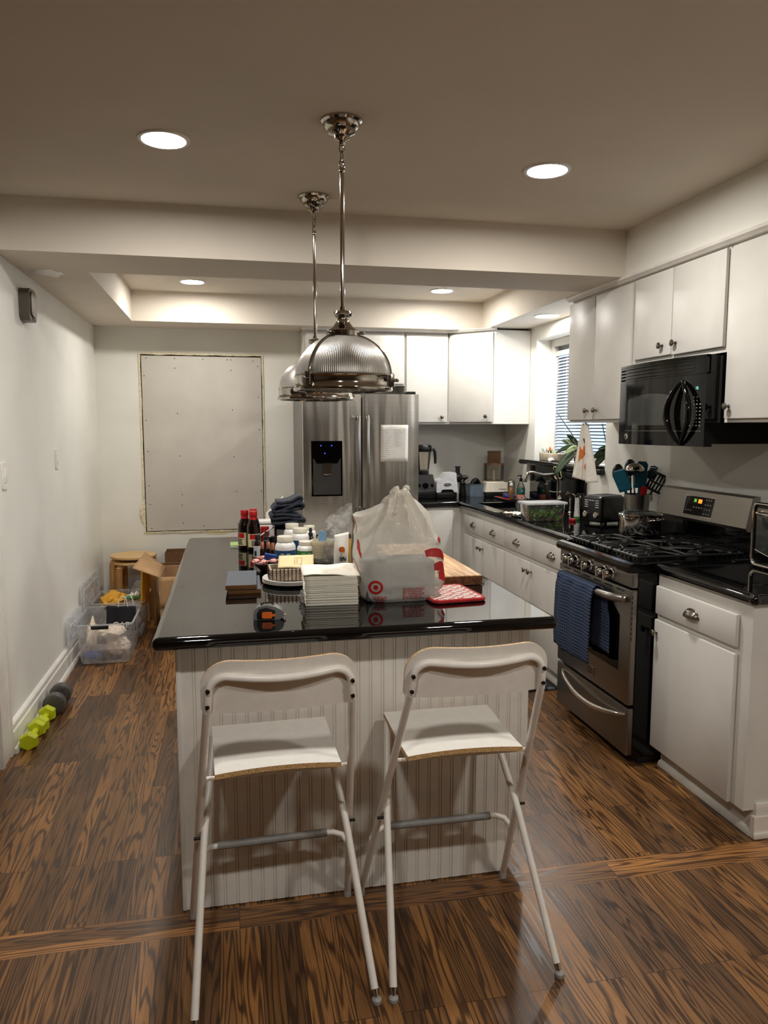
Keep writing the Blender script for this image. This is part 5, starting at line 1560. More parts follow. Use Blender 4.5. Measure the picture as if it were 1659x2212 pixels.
# clear bag with cups, pouch
t = None
b = B(); b.lathe([(.046, Z), (.050, Z + .004), (.056, Z + .010), (.056, Z + .012)], (.415, 3.405, 0), 32, cap=False)
for k_ in range(11):
    b = B(); z = Z + .003 + k_ * .0078
    b.lathe([(0, z), (.044, z), (.050, z + .020), (.0535, z + .0225), (.0535, z + .0245), (.0495, z + .0235)], (.413, 3.405, 0), 32, cap=False)
    solo('plastic_cup', b, 'cup_plastic', 'clear plastic cup in the nested stack inside the crinkled bag', 'cup', 'nested clear plastic cups')
def cb(u, v):
    a = 2 * pi * u; z = Z + .001 + .275 * v * (1 - .10 * (.5 - .5 * cos(a)) * v)
    w = .080 - .030 * max(0, v - .45) * 1.8; d = .072 - .052 * min(1, max(0, v - .35) * 1.6)
    if v < .05: w *= .9; d *= .9
    x = .455 + .045 * v + w * cos(a); y = 3.405 + d * sin(a)
    k = .008 * (nz(x * 28, z * 22, y * 18) + .7 * nz(x * 60, z * 44, 3.0)) * (1 if v > .04 else .2)
    zz = z + (.016 * nz(u * 10, 9.0) - .055 * (1 - cos(a - .35)) * .5 if v > .86 else 0)
    return (x + k * cos(a), y + k * sin(a) * 1.2, max(zz, Z + .0006))
b = B(); b.grid(cb, 64, 40, True); solo('clear_bag', b, 'crinkle_plastic', 'crinkled clear plastic bag standing round the nested cups', 'bag')
b = B(); b.box(.392, 3.36, Z + .105, .425, 3.364, Z + .150); solo('blue_tag', b, 'pale_blue', 'little blue and white tag inside the crinkled clear bag', 'tag')
t = thing('snack_pouch', 'white snack pouch with an orange mark and black script', 'pouch', (.475, 3.21, Z))
def pouch(u, v): return (.438 + .064 * u + .006 * v, 3.215 - .010 * sin(pi * v) * sin(pi * u) + .012 * v, Z + .001 + .150 * v + .012 * u * v)
b = B(); b.grid(pouch, 10, 14); o = part('film', b, 'paper', t); solidify(o, .010, 1)
b = B(); b.prism([(x * .9 + .474, z + Z + .088) for x, z in [(-.012, .012), (.006, .014), (.015, .004), (.012, -.012), (-.012, -.010), (-.016, .0)]], 3.203, 3.2045, 'xz'); part('emblem', b, 'orange', t, 'orange emblem')
b = B(); P = [(.462 + .030 * i / 24 + .004 * sin(i * 1.3), 3.2025, Z + .048 + .010 * sin(i * 1.9) + .004 * cos(i * .7)) for i in range(25)]; b.tube(P, .0011, 5); P = [(.464, 3.2025, Z + .070), (.476, 3.2025, Z + .074), (.470, 3.2025, Z + .062), (.478, 3.2025, Z + .056), (.466, 3.2025, Z + .052)]; b.tube(P, .0010, 5); part('script', b, 'label_ink', t)
t = thing('glass_shaker', 'small glass shaker top showing between the clear bag and the shopping bag', 'shaker', (.575, 3.32, Z), 0, local=True)
b = B(); b.lathe([(.026, 0), (.028, .004), (.026, .18), (.020, .20)], (0, 0, 0), 28); part('body', b, 'glass', t)
b = B(); b.lathe([(.019, .05), (.019, .195)], (0, 0, 0), 20); part('contents', b, 'pale_green', t)
b = B(); b.lathe([(.021, .200), (.024, .203), (.024, .252), (.021, .262), (0, .262)], (0, 0, 0), 28); part('lid', b, 'glass', t)
t = thing('pencil', 'yellow pencil upright between the snack pouch and the shopping bag', 'pencil', (.518, 3.24, Z))
b = B(); b.tube([(.513, 3.25, Z), (.517, 3.25, Z + .13)], .0045, 6); part('shaft', b, 'yellow', t)
b = B(); b.tube([(.517, 3.25, Z + .131), (.5175, 3.25, Z + .150)], .0046, 8); part('ferrule', b, 'bowl_wood', t)

# shopping bag
BX, BY = .600, 2.655
def env(z):
    h = (z - Z) / .388
    pts = [(0.0, .462, .728, .105), (.04, .448, .742, .115), (.16, .444, .766, .120), (.40, .438, .760, .116), (.58, .434, .738, .100), (.72, .440, .722, .085), (.79, .444, .712, .076), (.83, .485, .702, .070), (.90, .545, .672, .052), (.96, .575, .645, .034), (1.0, .585, .628, .020)]
    for i in range(len(pts) - 1):
        if h <= pts[i + 1][0]:
            f = (h - pts[i][0]) / (pts[i + 1][0] - pts[i][0]); f = max(0, f)
            return [pts[i][k_] * (1 - f) + pts[i + 1][k_] * f for k_ in (1, 2, 3)]
    return list(pts[-1][1:])
def bag(u, z, d=0.0):
    x0, x1, dy = env(z); a = 2 * pi * u
    cx, hx = (x0 + x1) / 2, (x1 - x0) / 2
    c, s = cos(a), sin(a); e = .58
    x = cx + hx * (abs(c) ** e) * (1 if c >= 0 else -1)
    y = BY + dy * (abs(s) ** e) * (1 if s >= 0 else -1)
    h = (z - Z) / .388
    top = min(1.0, max(0, (h - .30) / .5))
    # folds that gather towards the knot
    ang = math.atan2(x - .605, (1.36 - z) + .02)
    f = (.019 * sin(ang * 13 + 1.0) + .010 * (1 - 2 * abs(sin(ang * 16 + 2.0)))) * top
    f += .007 * nz(x * 14, z * 11, y * 9) + .003 * nz(x * 40, z * 34, y * 20)
    f += .010 * max(0, 1 - abs((z - Z - .165) - .25 * (x - .6) - .02) / .02) * (1 if s < 0 else 0)
    n = Vector((c * abs(c) ** .2, s, 0))
    if h < .02: f *= .3
    return Vector((x + n.x * (f * .5 + d), y + n.y * (f + d), max(z, Z + .0006)))
b = B(); zs = [Z + .0008 + .3875 * (i / 64) for i in range(65)]
b.grid(lambda u, v: bag(u, zs[int(round(v * 64))]), 140, 64, True)
t = thing('shopping_bag', 'white plastic shopping bag with a red bullseye and red stripes', 'bag', (.6, BY, Z))
part('film', b, 'bag_plastic', t, smooth=60)
def u_of(x, z):
    x0, x1, dy = env(z); cx, hx = (x0 + x1) / 2, (x1 - x0) / 2
    f = max(-.999, min(.999, (x - cx) / hx)); c = abs(f) ** (1 / .58) * (1 if f >= 0 else -1)
    return (2 * pi - math.acos(c)) / (2 * pi)
def front(x, z, d=.0016):
    p = bag(u_of(x, z), z); return (p.x, p.y - d, p.z)
b = B()
lx, lz = .496, Z + .058
for r0_, r1_ in ((0.0, .0085), (.0165, .0250)):
    b.grid(lambda u, v: front(lx + (r0_ + (r1_ - r0_) * v) * cos(2 * pi * u), lz + (r0_ + (r1_ - r0_) * v) * sin(2 * pi * u)), 36, 3, True)
part('bullseye', b, 'logo_red', t, 'red bullseye logo')
b = B(); rr = random.Random(4)
def words_row(x0, x1, z, h=.0024):
    x = x0
    while x < x1:
        w = rr.uniform(.005, .016); xe_ = min(x + w, x1)
        b.grid(lambda u, v: front(x + (xe_ - x) * u, z + h * v), 3, 1); x = xe_ + .0022
for k_ in range(7): words_row(.592, .672 - (.01 if k_ % 3 == 2 else 0), Z + .050 - k_ * .0062)
for k_ in range(5): words_row(.484 + .004 * k_, .535 - .002 * k_, Z + .022 - k_ * .0052)
part('lettering', b, 'logo_red', t, 'small red printed lines')
b = B()
def stripe(c0, c1, w, us=0.0):
    # a band across the side of the bag, from the front face round to the back
    def fn(u, v):
        uu = c0[0] + (c1[0] - c0[0]) * u
        z = c0[1] + (c1[1] - c0[1]) * u + w * (v - .5) * (.6 + .7 * sin(pi * min(1, u * 1.1 + .1))) + .010 * sin(u * 5)
        return bag(uu % 1.0, z, .0016)
    b.grid(fn, 22, 4)
stripe((.800, Z + .172), (1.03, Z + .140), .026); stripe((.835, Z + .122), (1.03, Z + .088), .028); stripe((.862, Z + .090), (1.03, Z + .034), .030); stripe((.885, Z + .214), (1.02, Z + .196), .014)
stripe((.900, Z + .052), (1.03, Z + .010), .018)
part('stripes', b, 'logo_red', t, 'red curved stripes'); b = B()
stripe((.53, Z + .20), (.590, Z + .178), .030); stripe((.50, Z + .14), (.565, Z + .09), .016); stripe((.50, Z + .05), (.56, Z + .02), .018); stripe((.49, Z + .285), (.53, Z + .255), .02)
part('stripes', b, 'logo_red', t, 'red curved stripes')
b = B()
P = []
for i in range(22):
    a = 2 * pi * i / 21
    P.append((.606 + .022 * cos(a) * (1 + .3 * sin(3 * a)), BY - .004 + .016 * sin(a), Z + .385 + .012 * sin(2 * a + 1)))
b.tube(P, [.010 + .004 * sin(i * 1.7) for i in range(22)], 10, closed=True)
b.grid(lambda u, v: (.445 + .040 * u + .004 * sin(v * 6), BY + .01 + .02 * u + .006 * sin(u * 8 + v * 3), Z + .235 + .078 * v + .003 * sin(u * 9)), 8, 8)
part('handles', b, 'bag_plastic', t, 'knotted bag handles', 60)
b = B(); b.box(.466, BY - .094, Z + .004, .718, BY + .070, Z + .142, .006)
solo('grey_carton', b, 'carton_grey', 'plain grey carton showing dimly through the plastic shopping bag', 'carton')
# cutting board
t = thing('cutting_board', 'thick wooden cutting board with a dark end grain edge', 'cutting board', (.90, 3.2, Z))
b = B(); b.box(.705, 2.775, Z, .970, 3.63, Z + .040, .004)
part('board', b, 'board_wood', t)
b = B(); b.box(.704, 2.7735, Z + .002, .971, 2.7748, Z + .036); part('end_grain', b, 'board_dark', t, 'dark end grain edge')
# pot holder
t = thing('pot_holder', 'red and white quilted pot holder lying by the shopping bag', 'pot holder', (.79, 2.62, Z))
M = Matrix.Translation((.782, 2.612, Z)) @ Matrix.Rotation(radians(6), 4, 'Z')
b = B(); b.prism(rounded(-.095, -.115, .095, .125, .022, 5), .003, .013); b.xf(M); part('quilting', b, 'quilt', t)
b = B(); P = rounded(-.097, -.117, .097, .127, .024, 5); b.tube([(p[0], p[1], .0078) for p in P], .0074, 10, closed=True); b.xf(M); part('binding', b, 'red_cloth', t, 'red binding')
# ================================================================ things on the long worktop
W = ZW1 + .0005
# blender
t = thing('blender', 'black countertop blender with a clear jug next to the refrigerator', 'blender', (1.665, 6.37, W))
cx, cy = 1.672, 6.37
b = B(); b.box(cx - .088, cy - .10, W, cx + .088, cy + .10, W + .075, .012)
P = []
b.grid(lambda u, v: (cx + (.086 - .016 * v) * cos(2 * pi * u) * (1.0 if True else 1) * (1 / max(abs(cos(2 * pi * u)), abs(sin(2 * pi * u)))), cy + (.094 - .03 * v) * sin(2 * pi * u) * (1 / max(abs(cos(2 * pi * u)), abs(sin(2 * pi * u)))), W + .072 + .13 * v), 40, 6, True)
b.box(cx - .07, cy - .064, W + .198, cx + .07, cy + .064, W + .206, .003)
part('motor_base', b, 'black_plastic', t)
b = B(); b.lathe([(.026, 0), (.026, .012), (.020, .022), (0, .022)], (cx - .005, cy - .083, W + .115), 20, '-y'); b.box(cx + .045, cy - .092, W + .10, cx + .066, cy - .076, W + .13, .003); b.box(cx - .068, cy - .092, W + .10, cx - .048, cy - .076, W + .13, .003)
part('dial', b, 'black_gloss', t)
b = B(); b.grid(lambda u, v: (cx + (.043 + .020 * v) * cos(2 * pi * u), cy + (.043 + .020 * v) * sin(2 * pi * u), W + .210 + .195 * v), 28, 6, True); part('jug', b, 'dark_glass', t, 'clear jug')
b = B(); b.lathe([(.03, W + .207), (.046, W + .209), (.046, W + .235), (.03, W + .24)], (cx, cy, 0), 24); b.box(cx - .028, cy - .003, W + .24, cx + .028, cy + .003, W + .247); part('blade_base', b, 'black_plastic', t)
b = B(); b.lathe([(.066, W + .405), (.069, W + .41), (.069, W + .45), (.060, W + .464), (.035, W + .466), (0, W + .466)], (cx, cy, 0), 32); part('lid', b, 'black_plastic', t)
b = B(); b.tube([(cx + .062, cy - .01, W + .425), (cx + .085, cy - .01, W + .425), (cx + .098, cy - .01, W + .405), (cx + .101, cy - .01, W + .36), (cx + .102, cy - .01, W + .300)], [.014, .014, .014, .013, .011], 12); part('handle', b, 'black_plastic', t)
# juicer
t = thing('juicer', 'silver and black horizontal juicer beside the blender', 'juicer', (1.87, 6.35, W))
x0 = 1.762
pr = [(0, .052), (0, .130), (.006, .150), (.018, .162), (.060, .168), (.078, .190), (.092, .212), (.106, .222), (.172, .224), (.178, .216), (.182, .160), (.196, .052), (.162, .052), (.148, .072), (.138, .078), (.058, .078), (.048, .072), (.036, .052)]
b = B(); b.prism([(x0 + a, W + h) for a, h in pr], 6.265, 6.44, 'xz'); part('shell', b, 'silver_plastic', t)
b = B(); b.box(x0 + .004, 6.275, W, x0 + .190, 6.43, W + .05, .008); b.box(x0 + .03, 6.28, W + .05, x0 + .165, 6.42, W + .09); part('base', b, 'black_plastic', t)
b = B(); P = [(x0 + .098 + .032 * cos(2 * pi * i / 24), 6.262, W + .121 + .010 * sin(2 * pi * i / 24)) for i in range(24)]; b.tube(P, .0022, 6, closed=True); b.tube([(x0 + .076 + .011 * i, 6.2615, W + .119 + .004 * sin(i * 2.2)) for i in range(5)], .0022, 6); part('emblem', b, 'label_ink', t, 'oval emblem')
b = B(); b.lathe([(.0, -.01), (.026, -.01), (.042, 0), (.042, .05), (.034, .062), (.020, .07), (.020, .11), (0, .11)], (x0 + .185, 6.35, W + .175), 28, 'x'); part('drum', b, 'black_plastic', t)
b = B(); b.lathe([(.020, .0), (.020, .06), (.026, .062), (.026, .07), (0, .07)], (x0 + .215, 6.35, W + .205), 18); part('feed_tube', b, 'black_plastic', t)
t = thing('coffee_grinder', 'small dark hand tool with a crank standing between juicer and storage box', 'grinder', (2.045, 6.40, W))
b = B(); b.lathe([(.030, W), (.034, W + .01), (.030, W + .06), (.026, W + .10), (.030, W + .12), (.02, W + .135), (0, W + .137)], (2.045, 6.42, 0), 20); part('body', b, 'black_plastic', t)
b = B(); b.tube([(2.03, 6.41, W + .125), (2.06, 6.40, W + .15), (2.075, 6.39, W + .17)], .006, 8); b.ball((2.076, 6.39, W + .172), .012, n=10); part('crank', b, 'black_gloss', t)
t = thing('storage_box', 'see-through blue-grey storage box holding a black bowl', 'storage box', (2.165, 6.42, W))
b = B(); th = .003; bx0_, bx1_, by0_, by1_, hh = 2.098, 2.232, 6.36, 6.50, .108
b.box(bx0_, by0_, W, bx1_, by0_ + th, W + hh); b.box(bx0_, by1_ - th, W, bx1_, by1_, W + hh); b.box(bx0_, by0_ + th, W, bx0_ + th, by1_ - th, W + hh); b.box(bx1_ - th, by0_ + th, W, bx1_, by1_ - th, W + hh); b.box(bx0_ + th, by0_ + th, W, bx1_ - th, by1_ - th, W + th)
b.tube([(bx0_, by0_, W + hh), (bx1_, by0_, W + hh), (bx1_, by1_, W + hh), (bx0_, by1_, W + hh)], .004, 6, closed=True)
part('box', b, 'box_blue', t)
b = B(); b.grid(lambda u, v: (2.170 + .060 * cos(2 * pi * u) * cos(pi / 2 * v), 6.43 + .02 * sin(2 * pi * u) * cos(pi / 2 * v), W + .06 + .105 * sin(pi / 2 * v)), 30, 10, True); solo('black_bowl', b, 'black_gloss', 'upturned glossy black bowl standing in the blue-grey storage box', 'bowl')
# food processor
t = thing('food_processor', 'cream food processor with a smoky clear bowl in the worktop corner', 'food processor', (2.33, 6.40, W))
cx, cy = 2.333, 6.40
b = B(); b.prism([(cx - .112, W + .045), (cx + .112, W + .045), (cx + .100, W + .128), (cx - .100, W + .128)], 6.305, 6.49, 'xz'); b.lathe([(.092, W + .127), (.088, W + .137), (0, W + .137)], (cx, cy, 0), 36); part('base', b, 'cream_plastic', t)
b = B(); b.box(cx - .10, 6.315, W, cx + .10, 6.48, W + .045, .008); part('feet', b, 'black_plastic', t)
text('lettering', 'Cuisinart', .020, (cx + .052, 6.3035, W + .070), (1, 0, 0), (0, 0, 1), 'label_ink', t)
b = B(); b.lathe([(.080, W + .140), (.088, W + .146), (.090, W + .285)], (cx, cy, 0), 36, cap=False); part('bowl', b, 'dark_glass', t, 'clear bowl')
b = B(); b.lathe([(.092, W + .283), (.094, W + .288), (.092, W + .298), (.06, W + .302)], (cx, cy, 0), 36, cap=False); part('bowl_lid', b, 'smoke_plastic', t)
b = B(); b.prism(rounded(cx - .056, cy - .045, cx + .056, cy + .045, .03, 5), W + .30, W + .402); b.tube([(p[0], p[1], W + .402) for p in rounded(cx - .058, cy - .047, cx + .058, cy + .047, .03, 5)], .004, 6, closed=True); part('feed_tube', b, 'smoke_plastic', t, 'brown feed tube')
b = B(); b.lathe([(.012, W + .138), (.010, W + .23), (0, W + .235)], (cx, cy, 0), 14); part('spindle', b, 'cream_plastic', t)
# tray with washing-up things
t = thing('drain_tray', 'low dark red and black tray beyond the sink', 'tray', (2.40, 6.03, W))
b = B(); b.box(2.27, 5.86, W, 2.478, 6.22, W + .010, .004); b.tube([(2.272, 5.862, W + .011), (2.476, 5.862, W + .011), (2.476, 6.218, W + .011), (2.272, 6.218, W + .011)], .005, 8, closed=True); part('tray', b, 'black_plastic', t)
b = B(); b.box(2.272, 5.90, W + .0105, 2.30, 6.21, W + .016, .002); part('edge_strip', b, 'red', t, 'red edge strip')
W2 = W + .0108
t = thing('soap_bottle', 'pump soap bottle with a dark green label and salmon base on the tray', 'bottle', (2.392, 5.90, W2), 0, local=True)
b = B(); b.lathe([(.033, 0), (.035, .004), (.035, .045)], (0, 0, 0), 28); part('lower_label', b, 'salmon', t, 'salmon lower label')
b = B(); b.lathe([(.0353, .045), (.0353, .098), (.033, .104)], (0, 0, 0), 28); part('upper_label', b, 'soap_green', t, 'dark green label')
b = B(); b.lathe([(.033, .104), (.026, .125), (.014, .150), (.012, .158)], (0, 0, 0), 24); part('neck', b, 'dark_glass', t)
b = B(); b.lathe([(.013, .156), (.014, .158), (.014, .180), (.005, .184), (.005, .200), (.008, .202), (.008, .208), (0, .209)], (0, 0, 0), 18); b.tube([(0, 0, .204), (-.03, -.012, .204), (-.036, -.014, .199)], .0045, 8); part('pump', b, 'black_plastic', t)
text('lettering', 'SOAP' if False else 'M', .018, (-.004, -.0358, .075), (1, 0, 0), (0, 0, 1), 'white_plastic', t)
t = thing('soap_bottle', 'short clear bottle of red-brown liquid on the tray beside the pump bottle', 'bottle', (2.325, 5.95, W2), 0, local=True)
b = B(); b.lathe([(.022, 0), (.024, .003), (.024, .085), (.012, .105), (.012, .118)], (0, 0, 0), 24); part('bottle', b, 'smoke_plastic', t)
b = B(); b.lathe([(.014, .118), (.014, .134), (0, .136)], (0, 0, 0), 18); b.tube([(0, 0, .136), (0, 0, .150), (-.024, -.01, .150)], .004, 8); part('pump', b, 'white_plastic', t)
b = B(); b.box(2.31, 6.03, W2, 2.40, 6.09, W2 + .035, .012); solo('blue_sponge', b, 'blue', 'blue scrubbing sponge lying on the dark tray', 'sponge')
b = B(); b.lathe([(.020, W2), (.022, W2 + .03), (.018, W2 + .034), (.004, W2 + .036), (.004, W2 + .055), (0, W2 + .056)], (2.35, 6.155, 0), 20); solo('sink_plug', b, 'chrome', 'small metal strainer plug on the tray near the food processor', 'plug')
b = B(); b.lathe([(.028, W), (.030, W + .004), (.030, W + .13), (.022, W + .15), (.012, W + .155)], (2.455, 6.28, 0), 24); solo('green_bottle', b, 'tub_plastic', 'pale clear bottle standing in the corner behind the tray', 'bottle')
# faucet
t = thing('faucet', 'brushed metal bridge faucet with a long curved spout over the sink', 'faucet', (2.40, 5.2, W))
FX, FYY = 2.402, 5.20
b = B(); b.lathe([(.026, W), (.026, W + .006), (.018, W + .012), (.0095, W + .03), (.0085, W + .10), (.011, W + .108), (.0085, W + .118), (.008, W + .235), (.013, W + .245), (.016, W + .268), (.013, W + .288), (.007, W + .298), (.009, W + .305), (.006, W + .318), (0, W + .320)], (FX, FYY, 0), 24); part('column', b, 'nickel_dull', t)
b = B(); b.tube([(FX - .010, FYY, W + .266), (FX - .05, FYY, W + .266), (FX - .12, FYY, W + .262), (FX - .17, FYY, W + .274), (FX - .205, FYY, W + .284), (FX - .238, FYY, W + .278), (FX - .256, FYY, W + .258), (FX - .262, FYY, W + .225)], [.010, .011, .0115, .0115, .0115, .012, .012, .013], 14); b.cyl((FX - .262, FYY, W + .225), (FX - .262, FYY, W + .212), .0145, n=16); part('spout', b, 'nickel_dull', t)
b = B(); b.lathe([(.022, W), (.022, W + .004), (.016, W + .01), (.020, W + .05), (.022, W + .07), (.026, W + .085), (.024, W + .10), (.012, W + .112), (.006, W + .118), (.006, W + .135), (.010, W + .14), (.006, W + .152), (0, W + .153)], (FX - .02, FYY - .085, 0), 24); b.tube([(FX - .02, FYY - .085, W + .143), (FX - .07, FYY - .075, W + .142), (FX - .10, FYY - .07, W + .148)], [.005, .0055, .008], 10, flat=.7); part('lever_valve', b, 'nickel_dull', t)
t = thing('side_sprayer', 'brushed metal side sprayer standing next to the faucet', 'sprayer', (2.405, 4.985, W))
b = B(); b.lathe([(.020, W), (.020, W + .005), (.012, W + .012), (.012, W + .04), (.009, W + .05), (.014, W + .09), (.010, W + .11)], (2.405, 4.985, 0), 20); b.tube([(2.405, 4.985, W + .108), (2.40, 4.985, W + .135), (2.375, 4.985, W + .145)], [.011, .015, .017], 12); part('head', b, 'nickel_dull', t)
b = B(); b.tube([(2.41, 4.975, W + .14), (2.425, 4.96, W + .13), (2.428, 4.955, W + .085)], .004, 8); part('trigger', b, 'nickel_dull', t)
t = thing('coffee_maker', 'black coffee maker in the shade under the stone ledge behind the faucet', 'coffee maker', (2.44, 5.03, W))
b = B(); b.box(2.435, 5.02, W, 2.482, 5.20, W + .285, .012); b.box(2.425, 5.015, W + .24, 2.482, 5.21, W + .292, .012); part('body', b, 'black_plastic', t)
b = B(); b.lathe([(.03, W), (.034, W + .01), (.034, W + .11), (.026, W + .14), (.022, W + .15), (0, W + .152)], (2.445, 4.915, 0), 24); part('carafe', b, 'black_gloss', t)
b = B(); b.tube([(2.43, 4.885, W + .13), (2.42, 4.865, W + .12), (2.42, 4.862, W + .06), (2.43, 4.88, W + .04)], .006, 8); part('carafe_handle', b, 'black_plastic', t)
# salad
t = thing('salad_tub', 'clear plastic tub of green salad leaves at the front of the long worktop', 'tub', (2.03, 4.62, W))
sx0, sx1, sy0, sy1 = 1.898, 2.165, 4.545, 4.715
sh = .110
def tubf(u, v):
    k = [(0, .5), (.001, .97), (.008, 1.0), (sh, 1.0), (sh + .001, 1.03)][round(v * 4)]
    P = rounded(sx0, sy0, sx1, sy1, .03, 4); n = len(P); p = P[int(round(u * n)) % n]; c = ((sx0 + sx1) / 2, (sy0 + sy1) / 2)
    s = k[1] * (.93 + .07 * k[0] / sh)
    return (c[0] + (p[0] - c[0]) * s, c[1] + (p[1] - c[1]) * s, W + k[0])
b = B(); n_ = len(rounded(0, 0, 1, 1, .1, 4)); b.grid(tubf, n_, 4, True); b.f.append(tuple(range(n_))); b.mi.append(0); part('tub', b, 'tub_plastic', t)
b = B(); b.prism(rounded(sx0 - .014, sy0 - .012, sx1 + .014, sy1 + .012, .035, 5), W + sh + .002, W + sh + .013); part('lid', b, 'frosted_lid', t, 'frosted lid')
rr = random.Random(12)
b = B()
for k_ in range(420):
    x = rr.uniform(sx0 + .032, sx1 - .032); y = rr.uniform(sy0 + .030, sy1 - .030); z = W + rr.uniform(.010, sh - .024)
    if rr.random() < .7:
        if rr.random() < .6: y = sy0 + rr.uniform(.018, .03)
        else: x = sx0 + rr.uniform(.018, .03)
    d = Vector((rr.uniform(-1, 1), rr.uniform(-.5, .5), rr.uniform(-.6, .8)))
    b.m = 1 if rr.random() < .17 else (2 if rr.random() < .12 else 0)
    s_ = len(b.v)
    b.leaf((x, y, z), d, (rr.uniform(-.6, .6), -1, rr.uniform(-.3, .6)), rr.uniform(.022, .034), rr.uniform(.014, .022), .2, 4, .3)
    b.v = b.v[:s_] + [(min(max(q[0], sx0 + .014), sx1 - .014), min(max(q[1], sy0 + .013), sy1 - .013), min(max(q[2], W + .006), W + sh - .003)) for q in b.v[s_:]]
o = solo('salad_leaves', b, ['salad', 'salad_purple', 'green_leaf'], 'mixed green and purple salad leaves filling the clear tub', 'salad'); o['kind'] = 'stuff'
b = B(); b.grid(lambda u, v: (1.905 + .10 * u + .02 * sin(v * 5), 4.83 + .15 * v, W + .008 + .012 * abs(nz(u * 4, v * 4, 3)) + .008 * sin(u * 9 + v * 3) ** 2), 20, 20); o = solo('dish_cloth', b, 'towel_white', 'white cloth crumpled at the sink edge beside the salad tub', 'cloth'); solidify(o, .004, 1)
b = B(); b.grid(lambda u, v: (2.06 + .05 * cos(2 * pi * u) * cos(pi / 2 * v), 4.99 + .03 * sin(2 * pi * u) * cos(pi / 2 * v), W + .03 + .12 * sin(pi / 2 * v)), 24, 8, True); b.lathe([(.05, W), (.05, W + .03)], (2.06, 4.99, 0), 20)
solo('cling_film_cone', crumple((2.045, 5.02, W + .055), (.045, .03, .064), 4.0, .25, 26, W + .001), 'tub_plastic', 'rounded clear food bag peeking up behind the salad tub', 'bag')
t = thing('cream_tube', 'white squeeze tube with a green cap standing in front of the toaster', 'tube', (2.27, 4.61, W), radians(30), local=True)
b = B()
b.grid(lambda u, v: (.020 * cos(2 * pi * u) * (1 + .25 * v), .020 * sin(2 * pi * u) * (1 - .93 * v), .022 + .125 * v), 28, 10, True); part('body', b, 'white_plastic', t)
b = B(); b.lathe([(.019, 0), (.021, .002), (.021, .020), (.019, .022), (0, .022)], (0, 0, 0), 24); part('cap', b, 'green', t, 'green cap')
b = B(); b.grid(lambda u, v: (-.013 + .026 * u, -.0215 + .016 * v * 1.0, .055 + .065 * v), 2, 2); b = B()
for k_ in range(4): b.tube([(-.012 + .002 * (k_ % 2), -.0195 + .0145 * (k_ * .022 / .125 + .25), .056 + k_ * .018), (.012, -.0195 + .0145 * (k_ * .022 / .125 + .25), .056 + k_ * .018)], .0014, 5)
part('lettering', b, 'silver_plastic', t)
b = B(); b.box(2.178, 4.50, W, 2.205, 4.54, W + .020, .005); b.xf(Matrix.Translation((2.195, 4.53, 0)) @ Matrix.Rotation(.5, 4, 'Z') @ Matrix.Translation((-2.195, -4.53, 0))); solo('red_packet', b, 'red', 'small red and white packet tucked between salad tub and squeeze tube', 'packet')
# toaster
t = thing('toaster', 'black four-slot toaster with chrome trim and two dials', 'toaster', (2.355, 4.40, W), radians(18.5), local=True)
# local: front faces -x, long side along x
b = B(); b.box(-.105, -.080, .012, .105, .080, .178, .018, 4); part('body', b, 'black_gloss', t)
b = B(); b.box(-.110, -.076, .018, -.100, .076, .172, .006); fp_ = part('front_panel', b, 'black_plastic', t)
b = B()
for y in (-.045, .045):
    for k_ in range(4): b.box(-.1125, y - .014, .108 + k_ * .014, -.1095, y + .014, .113 + k_ * .014, .001)
for y in (-.012, .012): b.box(-.1125, y - .008, .150, -.1095, y + .008, .155)
part('buttons', b, 'silver_plastic', fp_)
for y in (-.045, .045):
    b = B(); b.lathe([(.020, 0), (.020, .012), (.015, .018), (0, .018)], (-.110, y, .062), 22, '-x'); b.box(-.130, y - .0025, .046, -.126, y + .0025, .078); part('dial', b, 'chrome', fp_)
b = B(); b.box(-.085, -.066, .1785, .09, .066, .183, .002); part('top_plate', b, 'steel_h', t)
b = B()
for y in (-.045, -.015, .015, .045): b.box(-.078, y - .0095, .1832, .083, y + .0095, .1846)
part('slots', b, 'black_matte', t)
for x in (-.08, .08):
    for y in (-.06, .06):
        b = B(); b.lathe([(.010, 0), (.010, .012)], (x, y, 0), 12); part('foot', b, 'black_matte', t)
